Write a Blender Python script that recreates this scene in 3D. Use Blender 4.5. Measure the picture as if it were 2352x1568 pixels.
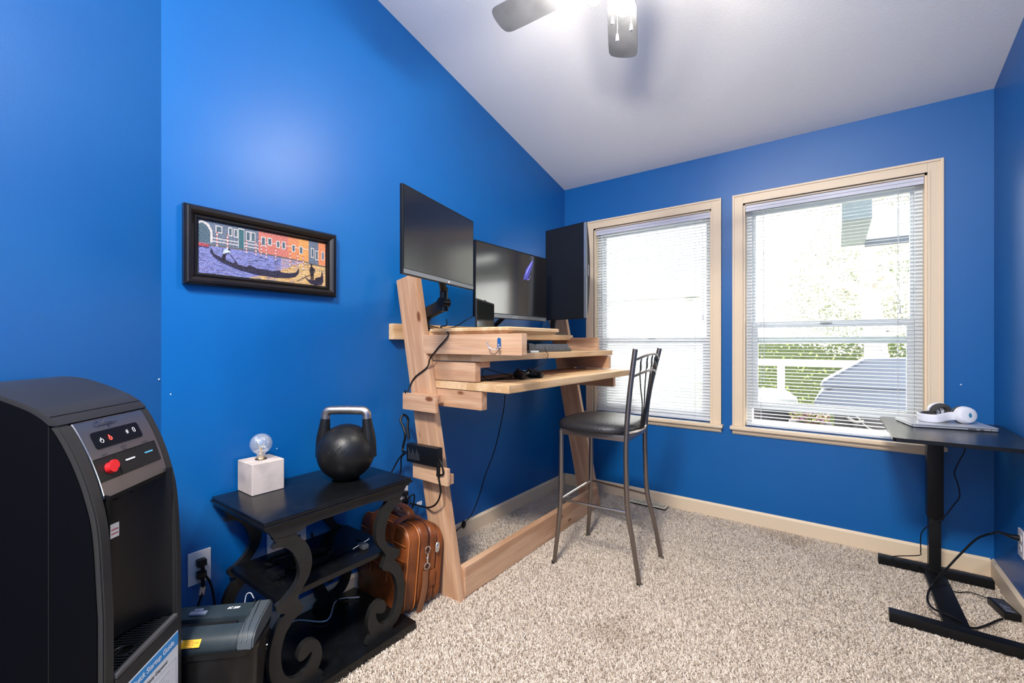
import bpy, bmesh, math, random
import numpy as np
from mathutils import Vector, Matrix, Euler
random.seed(7); np.random.seed(7)
PI = math.pi
for o in list(bpy.data.objects): bpy.data.objects.remove(o, do_unlink=True)
SC = bpy.context.scene; COL = SC.collection

# ---------------------------------------------------------------- camera
FP = 1006.6; CH = 1.171; YAW = math.radians(36.5)
cam_d = bpy.data.cameras.new('camera'); cam = bpy.data.objects.new('camera', cam_d); COL.objects.link(cam)
cam.location = (0, 0, CH); cam.rotation_euler = (PI/2, 0, YAW)
cam_d.sensor_width = 36.0; cam_d.lens = 36.0*FP/2352.0; cam_d.shift_y = 4/2352.0
cam_d.clip_start = 0.02; cam_d.clip_end = 200
SC.camera = cam
# ---------------------------------------------------------------- view, world
SC.view_settings.view_transform = 'Standard'; SC.view_settings.look = 'None'
SC.view_settings.gamma = 1.0; SC.view_settings.use_curve_mapping = False
SC.view_settings.exposure = 1.05
w = bpy.data.worlds.new('sky'); SC.world = w; w.use_nodes = True
bgn = w.node_tree.nodes['Background']; bgn.inputs[0].default_value = (1.0, 0.965, 0.92, 1); bgn.inputs[1].default_value = 5.0
# ---------------------------------------------------------------- fan bulb positions, added fill light
def lamp(name, kind, loc, energy, color=(1, 1, 1), size=0.1, rot=None, sy=None):
    d = bpy.data.lights.new(name, kind); d.energy = energy; d.color = color
    if kind == 'AREA':
        d.size = size
        if sy: d.shape = 'RECTANGLE'; d.size_y = sy
    else: d.shadow_soft_size = size
    o = bpy.data.objects.new(name, d); COL.objects.link(o); o.location = loc
    if rot: o.rotation_euler = rot
    return o
BULBS = [(-0.60, 1.475, 2.36), (-0.675, 1.40, 2.385), (-0.555, 1.33, 2.37)]
lamp('added_fill_light', 'AREA', (-0.25, -0.75, 3.20), 105, (1.0, 0.95, 0.88), 0.5)  # unseen area light added behind the camera to brighten the room

# ---------------------------------------------------------------- helpers
_s, _c = math.sin(YAW), math.cos(YAW)
def _d(px, py):
    u = (px-1176)/FP; v = (788-py)/FP
    return (-_s+_c*u, _c+_s*u, v)
def hx(px, py, X):
    a = _d(px, py); t = X/a[0]; return Vector((X, a[1]*t, CH+a[2]*t))
def hy(px, py, Y):
    a = _d(px, py); t = Y/a[1]; return Vector((a[0]*t, Y, CH+a[2]*t))
def hz(px, py, Z):
    a = _d(px, py); t = (Z-CH)/a[2]; return Vector((a[0]*t, a[1]*t, Z))
def ht(px, py, t):
    a = _d(px, py); return Vector((a[0]*t, a[1]*t, CH+a[2]*t))

def lin(c): return tuple((x/12.92 if x <= 0.04045 else ((x+0.055)/1.055)**2.4) for x in c)
def srgb(r, g, b): return lin((r/255, g/255, b/255))
MATS = {}
def mat(name, color=(.5, .5, .5), rough=.5, metal=0., spec=.5, bump=None, mix=None, emit=None, trans=0., ior=1.45, alpha=1., coat=0., aniso=None):
    if name in MATS: return MATS[name]
    m = bpy.data.materials.new(name); m.use_nodes = True; nt = m.node_tree; p = nt.nodes['Principled BSDF']
    p.inputs['Base Color'].default_value = (*color, 1); p.inputs['Roughness'].default_value = rough
    p.inputs['Metallic'].default_value = metal; p.inputs['Specular IOR Level'].default_value = spec
    p.inputs['IOR'].default_value = ior
    if coat: p.inputs['Coat Weight'].default_value = coat; p.inputs['Coat Roughness'].default_value = .1
    if trans: p.inputs['Transmission Weight'].default_value = trans
    if alpha < 1: p.inputs['Alpha'].default_value = alpha
    tc = nt.nodes.new('ShaderNodeTexCoord')
    if mix:   # (color2, scale, detail, lo, hi)
        n = nt.nodes.new('ShaderNodeTexNoise'); n.inputs['Scale'].default_value = mix[1]; n.inputs['Detail'].default_value = mix[2]
        r = nt.nodes.new('ShaderNodeMapRange'); r.inputs[1].default_value = mix[3]; r.inputs[2].default_value = mix[4]
        x = nt.nodes.new('ShaderNodeMix'); x.data_type = 'RGBA'
        x.inputs[6].default_value = (*color, 1); x.inputs[7].default_value = (*mix[0], 1)
        nt.links.new(tc.outputs['Object'], n.inputs['Vector']); nt.links.new(n.outputs[0], r.inputs[0])
        nt.links.new(r.outputs[0], x.inputs[0]); nt.links.new(x.outputs[2], p.inputs['Base Color'])
    if bump:  # (scale, strength, distance)
        n = nt.nodes.new('ShaderNodeTexNoise'); n.inputs['Scale'].default_value = bump[0]; n.inputs['Detail'].default_value = 3
        b = nt.nodes.new('ShaderNodeBump'); b.inputs['Strength'].default_value = bump[1]; b.inputs['Distance'].default_value = bump[2]
        nt.links.new(tc.outputs['Object'], n.inputs['Vector']); nt.links.new(n.outputs[0], b.inputs['Height'])
        nt.links.new(b.outputs[0], p.inputs['Normal'])
    if emit:
        p.inputs['Emission Color'].default_value = (*emit[0], 1); p.inputs['Emission Strength'].default_value = emit[1]
    MATS[name] = m; return m

def wood_mat(name, c1, c2, knot=(.22, .1, .04), scale=1.0):
    m = bpy.data.materials.new(name); m.use_nodes = True; nt = m.node_tree; p = nt.nodes['Principled BSDF']; L = nt.links
    p.inputs['Roughness'].default_value = .55; p.inputs['Specular IOR Level'].default_value = .3
    tc = nt.nodes.new('ShaderNodeTexCoord'); oi = nt.nodes.new('ShaderNodeObjectInfo')
    mp = nt.nodes.new('ShaderNodeMapping'); mp.inputs['Scale'].default_value = (.9*scale, 9*scale, 9*scale)
    ad = nt.nodes.new('ShaderNodeVectorMath'); ad.operation = 'ADD'
    sc = nt.nodes.new('ShaderNodeVectorMath'); sc.operation = 'SCALE'; sc.inputs[3].default_value = 7
    cx = nt.nodes.new('ShaderNodeCombineXYZ')
    for i in range(3): L.new(oi.outputs['Random'], cx.inputs[i])
    L.new(cx.outputs[0], sc.inputs[0]); L.new(tc.outputs['Object'], ad.inputs[0]); L.new(sc.outputs[0], ad.inputs[1])
    L.new(ad.outputs[0], mp.inputs['Vector'])
    n = nt.nodes.new('ShaderNodeTexNoise'); n.inputs['Scale'].default_value = 1.6; n.inputs['Detail'].default_value = 5; n.inputs['Distortion'].default_value = .6
    L.new(mp.outputs[0], n.inputs['Vector'])
    mlt = nt.nodes.new('ShaderNodeMath'); mlt.operation = 'MULTIPLY'; mlt.inputs[1].default_value = 13
    sn = nt.nodes.new('ShaderNodeMath'); sn.operation = 'SINE'
    L.new(n.outputs[0], mlt.inputs[0]); L.new(mlt.outputs[0], sn.inputs[0])
    mr = nt.nodes.new('ShaderNodeMapRange'); mr.inputs[1].default_value = -1; mr.inputs[2].default_value = 1
    L.new(sn.outputs[0], mr.inputs[0])
    x = nt.nodes.new('ShaderNodeMix'); x.data_type = 'RGBA'; x.inputs[6].default_value = (*c1, 1); x.inputs[7].default_value = (*c2, 1)
    L.new(mr.outputs[0], x.inputs[0])
    # fine fibres
    mp3 = nt.nodes.new('ShaderNodeMapping'); mp3.inputs['Scale'].default_value = (6, 160, 160)
    n3 = nt.nodes.new('ShaderNodeTexNoise'); n3.inputs['Scale'].default_value = 1.0; n3.inputs['Detail'].default_value = 3
    L.new(ad.outputs[0], mp3.inputs['Vector']); L.new(mp3.outputs[0], n3.inputs['Vector'])
    r3 = nt.nodes.new('ShaderNodeMapRange'); r3.inputs[1].default_value = .35; r3.inputs[2].default_value = .75; r3.inputs[3].default_value = 1.06; r3.inputs[4].default_value = .84
    L.new(n3.outputs[0], r3.inputs[0])
    vm = nt.nodes.new('ShaderNodeVectorMath'); vm.operation = 'SCALE'; L.new(x.outputs[2], vm.inputs[0]); L.new(r3.outputs[0], vm.inputs[3])
    # knots
    mp2 = nt.nodes.new('ShaderNodeMapping'); mp2.inputs['Scale'].default_value = (3.2, 7.5, 7.5)
    v = nt.nodes.new('ShaderNodeTexVoronoi'); v.inputs['Scale'].default_value = 1.0
    L.new(ad.outputs[0], mp2.inputs['Vector']); L.new(mp2.outputs[0], v.inputs['Vector'])
    k = nt.nodes.new('ShaderNodeMapRange'); k.inputs[1].default_value = .11; k.inputs[2].default_value = .07
    L.new(v.outputs['Distance'], k.inputs[0])
    x2 = nt.nodes.new('ShaderNodeMix'); x2.data_type = 'RGBA'; x2.inputs[7].default_value = (*knot, 1)
    L.new(k.outputs[0], x2.inputs[0]); L.new(vm.outputs[0], x2.inputs[6]); L.new(x2.outputs[2], p.inputs['Base Color'])
    MATS[name] = m; return m

ROOTW = set()
def link(o): COL.objects.link(o); return o
def obj(name, bm, m, parent=None, smooth=False, world=None, M=None, angle=35, L=None):
    """world=True: bm is in world coordinates although the parent has a transform"""
    me = bpy.data.meshes.new(name)
    if M is not None:
        bmesh.ops.transform(bm, matrix=M.inverted(), verts=bm.verts)
    bmesh.ops.recalc_face_normals(bm, faces=bm.faces)
    bm.to_mesh(me); bm.free()
    ms = m if isinstance(m, (list, tuple)) else [m]
    for q in ms: me.materials.append(q)
    o = bpy.data.objects.new(name, me); link(o)
    if M is None: M = L
    if M is not None: o.matrix_world = M
    if parent is not None:
        o.parent = parent
        if world is None: world = parent.name in ROOTW
        if world: o.matrix_parent_inverse = rootmat(parent).inverted()
    if smooth:
        me.polygons.foreach_set('use_smooth', [True]*len(me.polygons))
        me.update()
        try: me.set_sharp_from_angle(angle=math.radians(angle))
        except Exception: pass
    return o
def rootmat(o):
    M = Matrix.LocRotScale(o.location, o.rotation_euler, o.scale)
    if o.parent is not None:
        M = rootmat(o.parent) @ o.matrix_parent_inverse @ M
    return M
def thing(name, label, cat, loc=(0, 0, 0), rotz=0, group=None, world=True, rot=None):
    o = bpy.data.objects.new(name, None); link(o); o.empty_display_size = .05
    o.location = loc; o.rotation_euler = rot if rot else (0, 0, rotz)
    tag(o, label, cat, group)
    if world: ROOTW.add(o.name)
    return o
def tag(o, label, cat, group=None, kind=None):
    if label: o['label'] = label
    if cat: o['category'] = cat
    if group: o['group'] = group
    if kind: o['kind'] = kind
    return o
def struct(name, bm, m, **k):
    o = obj(name, bm, m, **k)
    if o.parent is None: o['kind'] = 'structure'
    return o
def B(): return bmesh.new()
def bx(bm, lo, hi, bev=0, mi=0, seg=2, M=None):
    t = bmesh.new(); bmesh.ops.create_cube(t, size=1)
    c = [(a+b)/2 for a, b in zip(lo, hi)]; s = [abs(b-a) for a, b in zip(lo, hi)]
    bmesh.ops.scale(t, vec=s, verts=t.verts); bmesh.ops.translate(t, vec=c, verts=t.verts)
    if bev: bmesh.ops.bevel(t, geom=t.edges[:], offset=min(bev, min(s)*.49), segments=seg, affect='EDGES', profile=.7)
    merge(bm, t, mi, M); return bm
def merge(bm, t, mi=0, M=None):
    if M is not None: bmesh.ops.transform(t, matrix=M, verts=t.verts)
    for f in t.faces: f.material_index = mi
    me = bpy.data.meshes.new('tmp'); t.to_mesh(me); t.free(); bm.from_mesh(me); bpy.data.meshes.remove(me)
def cyl(bm, p0, p1, r0, r1=None, n=16, mi=0, caps=True):
    p0 = Vector(p0); p1 = Vector(p1); r1 = r0 if r1 is None else r1
    t = bmesh.new(); d = p1-p0
    bmesh.ops.create_cone(t, cap_ends=caps, segments=n, radius1=r0, radius2=r1, depth=d.length)
    M = Matrix.Translation((p0+p1)/2) @ d.to_track_quat('Z', 'Y').to_matrix().to_4x4()
    merge(bm, t, mi, M)
def sph(bm, c, r, mi=0, sc=(1, 1, 1), n=20, M=None):
    t = bmesh.new(); bmesh.ops.create_uvsphere(t, u_segments=n, v_segments=n//2, radius=r)
    bmesh.ops.scale(t, vec=sc, verts=t.verts)
    if M is not None: bmesh.ops.transform(t, matrix=M, verts=t.verts)
    bmesh.ops.translate(t, vec=c, verts=t.verts); merge(bm, t, mi)
def spline(pts, sub=6):
    P = [Vector(p) for p in pts]
    if len(P) < 3: return P
    out = []
    Q = [P[0]*2-P[1]]+P+[P[-1]*2-P[-2]]
    for i in range(1, len(Q)-2):
        a, b, c, d = Q[i-1], Q[i], Q[i+1], Q[i+2]
        for k in range(sub):
            t = k/sub
            out.append(.5*((2*b)+(c-a)*t+(2*a-5*b+4*c-d)*t*t+(3*b-a-3*c+d)*t**3))
    out.append(P[-1]); return out
def tube(bm, pts, r, n=8, mi=0, smooth=True, sub=6, closed=False, flat=None):
    P = spline(pts, sub) if smooth else [Vector(p) for p in pts]
    R = r if callable(r) else (lambda t: r)
    rings = []; up = None
    for i, p in enumerate(P):
        d = (P[min(i+1, len(P)-1)]-P[max(i-1, 0)])
        if d.length < 1e-9: d = Vector((0, 0, 1))
        d.normalize()
        if up is None:
            up = d.orthogonal().normalized()
            if flat is not None: up = (Vector(flat)-d*d.dot(Vector(flat))).normalized()
        else:
            up = (up-d*up.dot(d))
            if up.length < 1e-6: up = d.orthogonal()
            up.normalize()
        s = d.cross(up); rr = R(i/(len(P)-1))
        ra, rb = rr if isinstance(rr, tuple) else (rr, rr)
        rings.append([bm.verts.new(p+up*math.cos(2*PI*k/n)*ra+s*math.sin(2*PI*k/n)*rb) for k in range(n)])
    for a, b in zip(rings, rings[1:]):
        for k in range(n):
            f = bm.faces.new((a[k], a[(k+1) % n], b[(k+1) % n], b[k])); f.material_index = mi
    if not closed:
        for q in (rings[0][::-1], rings[-1]):
            f = bm.faces.new(q); f.material_index = mi
def lathe(bm, prof, c=(0, 0, 0), n=32, mi=0, M=None):
    t = bmesh.new(); rings = []
    for r, z in prof:
        if r < 1e-6: rings.append([t.verts.new((0, 0, z))])
        else: rings.append([t.verts.new((r*math.cos(2*PI*k/n), r*math.sin(2*PI*k/n), z)) for k in range(n)])
    for a, b in zip(rings, rings[1:]):
        for k in range(n):
            k2 = (k+1) % n
            if len(a) == 1 and len(b) == 1: continue
            if len(a) == 1: t.faces.new((a[0], b[k2], b[k]))
            elif len(b) == 1: t.faces.new((a[k], a[k2], b[0]))
            else: t.faces.new((a[k], a[k2], b[k2], b[k]))
    T = Matrix.Translation(c) @ (M if M is not None else Matrix())
    merge(bm, t, mi, T)
def prism(bm, poly, v0, v1, axis, mi=0, bev=0, M=None):
    """poly of 2D points extruded along axis ('x': poly=(y,z); 'y': poly=(x,z); 'z': poly=(x,y)) from v0 to v1"""
    def P(a, b, v): return {'x': (v, a, b), 'y': (a, v, b), 'z': (a, b, v)}[axis]
    t = bmesh.new()
    A = [t.verts.new(P(a, b, v0)) for a, b in poly]; Bv = [t.verts.new(P(a, b, v1)) for a, b in poly]
    t.faces.new(A); t.faces.new(Bv[::-1]); n = len(poly)
    for i in range(n): t.faces.new((A[i], Bv[i], Bv[(i+1) % n], A[(i+1) % n]))
    bmesh.ops.recalc_face_normals(t, faces=t.faces)
    if bev:
        bmesh.ops.bevel(t, geom=[e for e in t.edges if e.is_manifold and e.calc_face_angle(0) > .6], offset=bev, segments=2, affect='EDGES')
    merge(bm, t, mi, M)
def quad(bm, a, b, c, d, mi=0):
    f = bm.faces.new([bm.verts.new(q) for q in (a, b, c, d)]); f.material_index = mi; return f
def rrect(w, h, r, n=5, cx=0, cy=0):
    out = []
    for (sx, sy, a0) in ((1, 1, 0), (-1, 1, 90), (-1, -1, 180), (1, -1, 270)):
        for k in range(n+1):
            a = math.radians(a0+90*k/n); out.append((cx+sx*(w/2-r)+r*math.cos(a), cy+sy*(h/2-r)+r*math.sin(a)))
    return out
def text_bm(bm, s, size, M, mi=0, shear=0, ext=.0003, align='LEFT', bold=0):
    c = bpy.data.curves.new('txt', 'FONT'); c.body = s; c.size = size; c.extrude = ext; c.shear = shear; c.align_x = align; c.offset = bold
    c.resolution_u = 3
    o = bpy.data.objects.new('txt', c); COL.objects.link(o)
    dg = bpy.context.evaluated_depsgraph_get(); me = bpy.data.meshes.new_from_object(o.evaluated_get(dg))
    t = bmesh.new(); t.from_mesh(me); bpy.data.objects.remove(o, do_unlink=True); bpy.data.curves.remove(c); bpy.data.meshes.remove(me)
    merge(bm, t, mi, M)
def frame(o, x, y, z=None):
    """matrix with given origin, x axis, y axis"""
    x = Vector(x).normalized(); y = Vector(y); y = (y-x*y.dot(x)).normalized(); z = x.cross(y)
    M = Matrix((x, y, z)).transposed().to_4x4(); M.translation = Vector(o); return M

# ---------------------------------------------------------------- materials
BLUE = mat('blue_wall_paint', (0.0004, 0.112, 0.365), .40, spec=.52, bump=(420, .16, .0016), mix=((0.0006, 0.104, 0.350), 3, 4, .35, .65))
CEIL = mat('ceiling_texture_paint', (.93, .915, .89), .8, spec=.2, bump=(190, .5, .0025))
CREAM = mat('cream_trim_paint', (.79, .63, .445), .4, spec=.4, bump=(60, .06, .002))
OFFW = mat('hall_white_paint', (.75, .75, .74), .6)
VINYL = mat('white_vinyl', (.80, .83, .84), .35)
SLAT = mat('blind_slat_white', (.84, .86, .88), .35, spec=.4)
def translucent(m, col, f):
    nt = m.node_tree; p = nt.nodes['Principled BSDF']; out = nt.nodes['Material Output']
    tr = nt.nodes.new('ShaderNodeBsdfTranslucent'); tr.inputs[0].default_value = (*col, 1)
    mx = nt.nodes.new('ShaderNodeMixShader'); mx.inputs[0].default_value = f
    nt.links.new(p.outputs[0], mx.inputs[1]); nt.links.new(tr.outputs[0], mx.inputs[2]); nt.links.new(mx.outputs[0], out.inputs[0])
translucent(SLAT, (.85, .88, .9), .3)
HEADR = mat('blind_headrail_grey', (.62, .62, .70), .4)
def glass_mat(name, tint=(1, 1, 1), amt=.92):
    m = bpy.data.materials.new(name); m.use_nodes = True; nt = m.node_tree; out = nt.nodes['Material Output']
    g = nt.nodes.new('ShaderNodeBsdfGlossy'); g.inputs['Roughness'].default_value = .02
    t = nt.nodes.new('ShaderNodeBsdfTransparent'); t.inputs[0].default_value = (*tint, 1)
    fr = nt.nodes.new('ShaderNodeFresnel'); fr.inputs[0].default_value = 1.35
    mx = nt.nodes.new('ShaderNodeMixShader')
    nt.links.new(fr.outputs[0], mx.inputs[0]); nt.links.new(t.outputs[0], mx.inputs[1]); nt.links.new(g.outputs[0], mx.inputs[2])
    nt.links.new(mx.outputs[0], out.inputs[0]); MATS[name] = m; return m
GLASS = glass_mat('window_glass', (.97, .99, .98))
PINE = wood_mat('pine_lumber', srgb(208, 168, 134), srgb(186, 142, 108), knot=srgb(120, 70, 42))
PINE2 = wood_mat('pale_pine_lumber', srgb(224, 188, 144), srgb(200, 158, 112), knot=srgb(130, 82, 50))
BLK = mat('black_plastic', (.006, .0065, .008), .35, spec=.35)
BLKM = mat('matte_black_plastic', (.008, .0085, .010), .5, spec=.3)
CORD = mat('black_cord_rubber', (.004, .004, .005), .45, spec=.3)
CHROME = mat('chrome', (.75, .75, .76), .15, metal=1)
STEELB = mat('brushed_steel', (.6, .58, .55), .3, metal=1)
WPLAST = mat('white_plastic', (.78, .74, .72), .35)

# ---------------------------------------------------------------- room shell
XL, XR, YB = -1.813, .632, 3.185
def cz(y): return 2.44+.227*(YB-y)
AW = Vector((XL, .48, 0)); AD = Vector((math.sin(math.radians(33)), -math.cos(math.radians(33)), 0)); AE = AW+AD*1.25
YN = -1.7
T = .15
b = B(); prism(b, [(AW.y, 0), (YB+T, 0), (YB+T, cz(YB+T)), (AW.y, cz(AW.y))], XL-T, XL, 'x'); struct('wall_left', b, BLUE)
b = B(); n = Vector((-AD.y, AD.x, 0)); n = -n if n.x > 0 else n; n_w = n.copy()
def P3(p, z): return (p.x, p.y, z)
vs = []
for p in (AW, AE, AE+n*T, AW+n*T):
    vs.append((b.verts.new(P3(p, 0)), b.verts.new(P3(p, cz(p.y)))))
for i in range(4):
    j = (i+1) % 4; b.faces.new((vs[i][0], vs[j][0], vs[j][1], vs[i][1]))
b.faces.new([v[0] for v in vs]); b.faces.new([v[1] for v in vs][::-1]); struct('wall_angled', b, BLUE)
b = B(); prism(b, [(YN-T, 0), (AE.y, 0), (AE.y, cz(AE.y)), (YN-T, cz(YN-T))], AE.x-T, AE.x, 'x'); struct('wall_entry', b, BLUE)
b = B(); prism(b, [(YN-T, 0), (YB+T, 0), (YB+T, cz(YB+T)), (YN-T, cz(YN-T))], XR, XR+T, 'x'); struct('wall_right', b, BLUE)
b = B(); bx(b, (AE.x, YN-T, 0), (XR, YN, cz(YN))); struct('wall_near', b, OFFW)
# back wall with two window openings
W1 = (-1.545, -.677, .632, 2.075); W2 = (-.486, .388, .632, 2.075)
b = B()
xs = [XL, W1[0], W1[1], W2[0], W2[1], XR]
for i in range(5):
    if i in (1, 3):
        bx(b, (xs[i], YB, 0), (xs[i+1], YB+T, W1[2])); bx(b, (xs[i], YB, W1[3]), (xs[i+1], YB+T, 2.44))
    else: bx(b, (xs[i], YB, 0), (xs[i+1], YB+T, 2.44))
struct('wall_back', b, BLUE)
b = B()
for (y0, y1) in ((YN-T, YB+T),):
    prism(b, [(y0, cz(y0)), (y1, cz(y1)), (y1, cz(y1)+.12), (y0, cz(y0)+.12)], XL-T, XR+T, 'x')
struct('ceiling', b, CEIL)
FLOORM = mat('carpet_backing', srgb(150, 138, 124), .95, spec=.1, mix=(srgb(120, 110, 98), 120, 3, .4, .6))
b = B(); prism(b, [(XL, AW.y), (XL, YB), (XR, YB), (XR, YN), (AE.x, YN), (AE.x, AE.y)], -.1, 0, 'z'); struct('floor', b, FLOORM)

# carpet pile
CARP = bpy.data.materials.new('carpet_pile_yarn'); CARP.use_nodes = True
nt = CARP.node_tree; p = nt.nodes['Principled BSDF']; p.inputs['Roughness'].default_value = .95; p.inputs['Specular IOR Level'].default_value = .08
tc = nt.nodes.new('ShaderNodeTexCoord')
n1 = nt.nodes.new('ShaderNodeTexNoise'); n1.inputs['Scale'].default_value = 190; n1.inputs['Detail'].default_value = 2
cr = nt.nodes.new('ShaderNodeValToRGB'); cr.color_ramp.elements[0].position = .33; cr.color_ramp.elements[0].color = (*srgb(204, 185, 165), 1)
cr.color_ramp.elements[1].position = .55; cr.color_ramp.elements[1].color = (*srgb(246, 235, 220), 1)
n2 = nt.nodes.new('ShaderNodeTexNoise'); n2.inputs['Scale'].default_value = 2.2; n2.inputs['Detail'].default_value = 5
r2 = nt.nodes.new('ShaderNodeMapRange'); r2.inputs[1].default_value = .56; r2.inputs[2].default_value = .76; r2.inputs[4].default_value = .6
x = nt.nodes.new('ShaderNodeMix'); x.data_type = 'RGBA'; x.inputs[7].default_value = (*srgb(172, 148, 120), 1)
for a, c in ((tc.outputs['Object'], n1.inputs[0]), (tc.outputs['Object'], n2.inputs[0]), (n1.outputs[0], cr.inputs[0]), (n2.outputs[0], r2.inputs[0]), (r2.outputs[0], x.inputs[0]), (cr.outputs[0], x.inputs[6]), (x.outputs[2], p.inputs['Base Color'])): nt.links.new(a, c)
translucent(CARP, srgb(235, 220, 205), .22)
def carpet():
    N = 560000
    X = np.random.uniform(XL+.012, XR-.012, N); Y = np.random.uniform(-.15, YB-.012, N)
    fw = -_s*X+_c*Y; rt = _c*X+_s*Y
    keep = (fw > .75) & (np.abs(rt/np.maximum(fw, .1)) < 1.6) & (fw*.95 > .0)
    # keep clear of the angled wall
    nx, ny = -n.x, -n.y
    keep &= ((X-AW.x)*nx+(Y-AW.y)*ny) > .012
    keep &= ~((X > -1.218) & (X < -.952) & (Y > 3.072) & (Y < 3.161))
    X = X[keep]; Y = Y[keep]; N = len(X)
    # clumped lean direction from smooth noise
    def sm(seed, f):
        r = np.random.RandomState(seed); g = r.rand(64, 64)
        u = (X*f) % 63; v = (Y*f) % 63; iu = u.astype(int); iv = v.astype(int); fu = u-iu; fv = v-iv
        return (g[iu, iv]*(1-fu)*(1-fv)+g[iu+1, iv]*fu*(1-fv)+g[iu, iv+1]*(1-fu)*fv+g[iu+1, iv+1]*fu*fv)
    ang = sm(1, 7)*1.6+sm(2, 17)*1.5+np.random.uniform(0, 6.28, N)*.9
    H = np.random.uniform(.011, .018, N)*(.9+.2*sm(4, 17)); lean = np.random.uniform(.25, .95, N)
    wd = np.random.uniform(.0013, .0022, N); tw = np.random.uniform(0, 6.28, N)
    dx = np.cos(ang)*lean; dy = np.sin(ang)*lean; sx = np.cos(tw)*wd; sy = np.sin(tw)*wd
    V = np.empty((N, 5, 3), np.float32)
    zr = np.zeros(N)-.001
    V[:, 0] = np.stack([X-sx, Y-sy, zr], 1); V[:, 1] = np.stack([X+sx, Y+sy, zr], 1)
    mx = X+dx*H*.35; my = Y+dy*H*.35
    V[:, 2] = np.stack([mx-sx, my-sy, H*.65], 1); V[:, 3] = np.stack([mx+sx, my+sy, H*.65], 1)
    V[:, 4] = np.stack([X+dx*H, Y+dy*H, H*(1.05-.35*lean)], 1)
    me = bpy.data.meshes.new('carpet_pile')
    me.vertices.add(N*5); me.vertices.foreach_set('co', V.ravel())
    base = (np.arange(N)*5)[:, None]
    q = (base+np.array([[0, 1, 3, 2, 2, 3, 4]])).ravel()
    me.loops.add(N*7); me.loops.foreach_set('vertex_index', q.astype(np.int32))
    me.polygons.add(N*2)
    st = np.empty((N, 2), np.int32); st[:, 0] = np.arange(N)*7; st[:, 1] = np.arange(N)*7+4
    me.polygons.foreach_set('loop_start', st.ravel())
    me.update(calc_edges=True); me.materials.append(CARP)
    o = bpy.data.objects.new('carpet_pile', me); link(o)
    tag(o, 'beige shag carpet pile covering the whole floor', 'carpet', kind='stuff')
carpet()

# baseboards
def base_prof(h=.097, t=.014): return [(0, 0), (t, 0), (t, h-.012), (t*.55, h-.004), (t*.3, h), (0, h)]
b = B(); prism(b, [(XL+a, z) for a, z in base_prof()], AW.y+.01, YB, 'y'); struct('baseboard_left', b, CREAM)
b = B(); prism(b, [(YB-a, z) for a, z in base_prof()], XL+.014, XR-.014, 'x'); struct('baseboard_back', b, CREAM)
b = B(); prism(b, [(XR-a, z) for a, z in base_prof()], YN, YB, 'y'); struct('baseboard_right', b, CREAM)
b = B(); M = frame(AW, AD, -n); prism(b, base_prof(), 0.01, 1.25, 'x'); bmesh.ops.transform(b, matrix=frame(AW, AD, -n), verts=b.verts); struct('baseboard_angled', b, CREAM)

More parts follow.
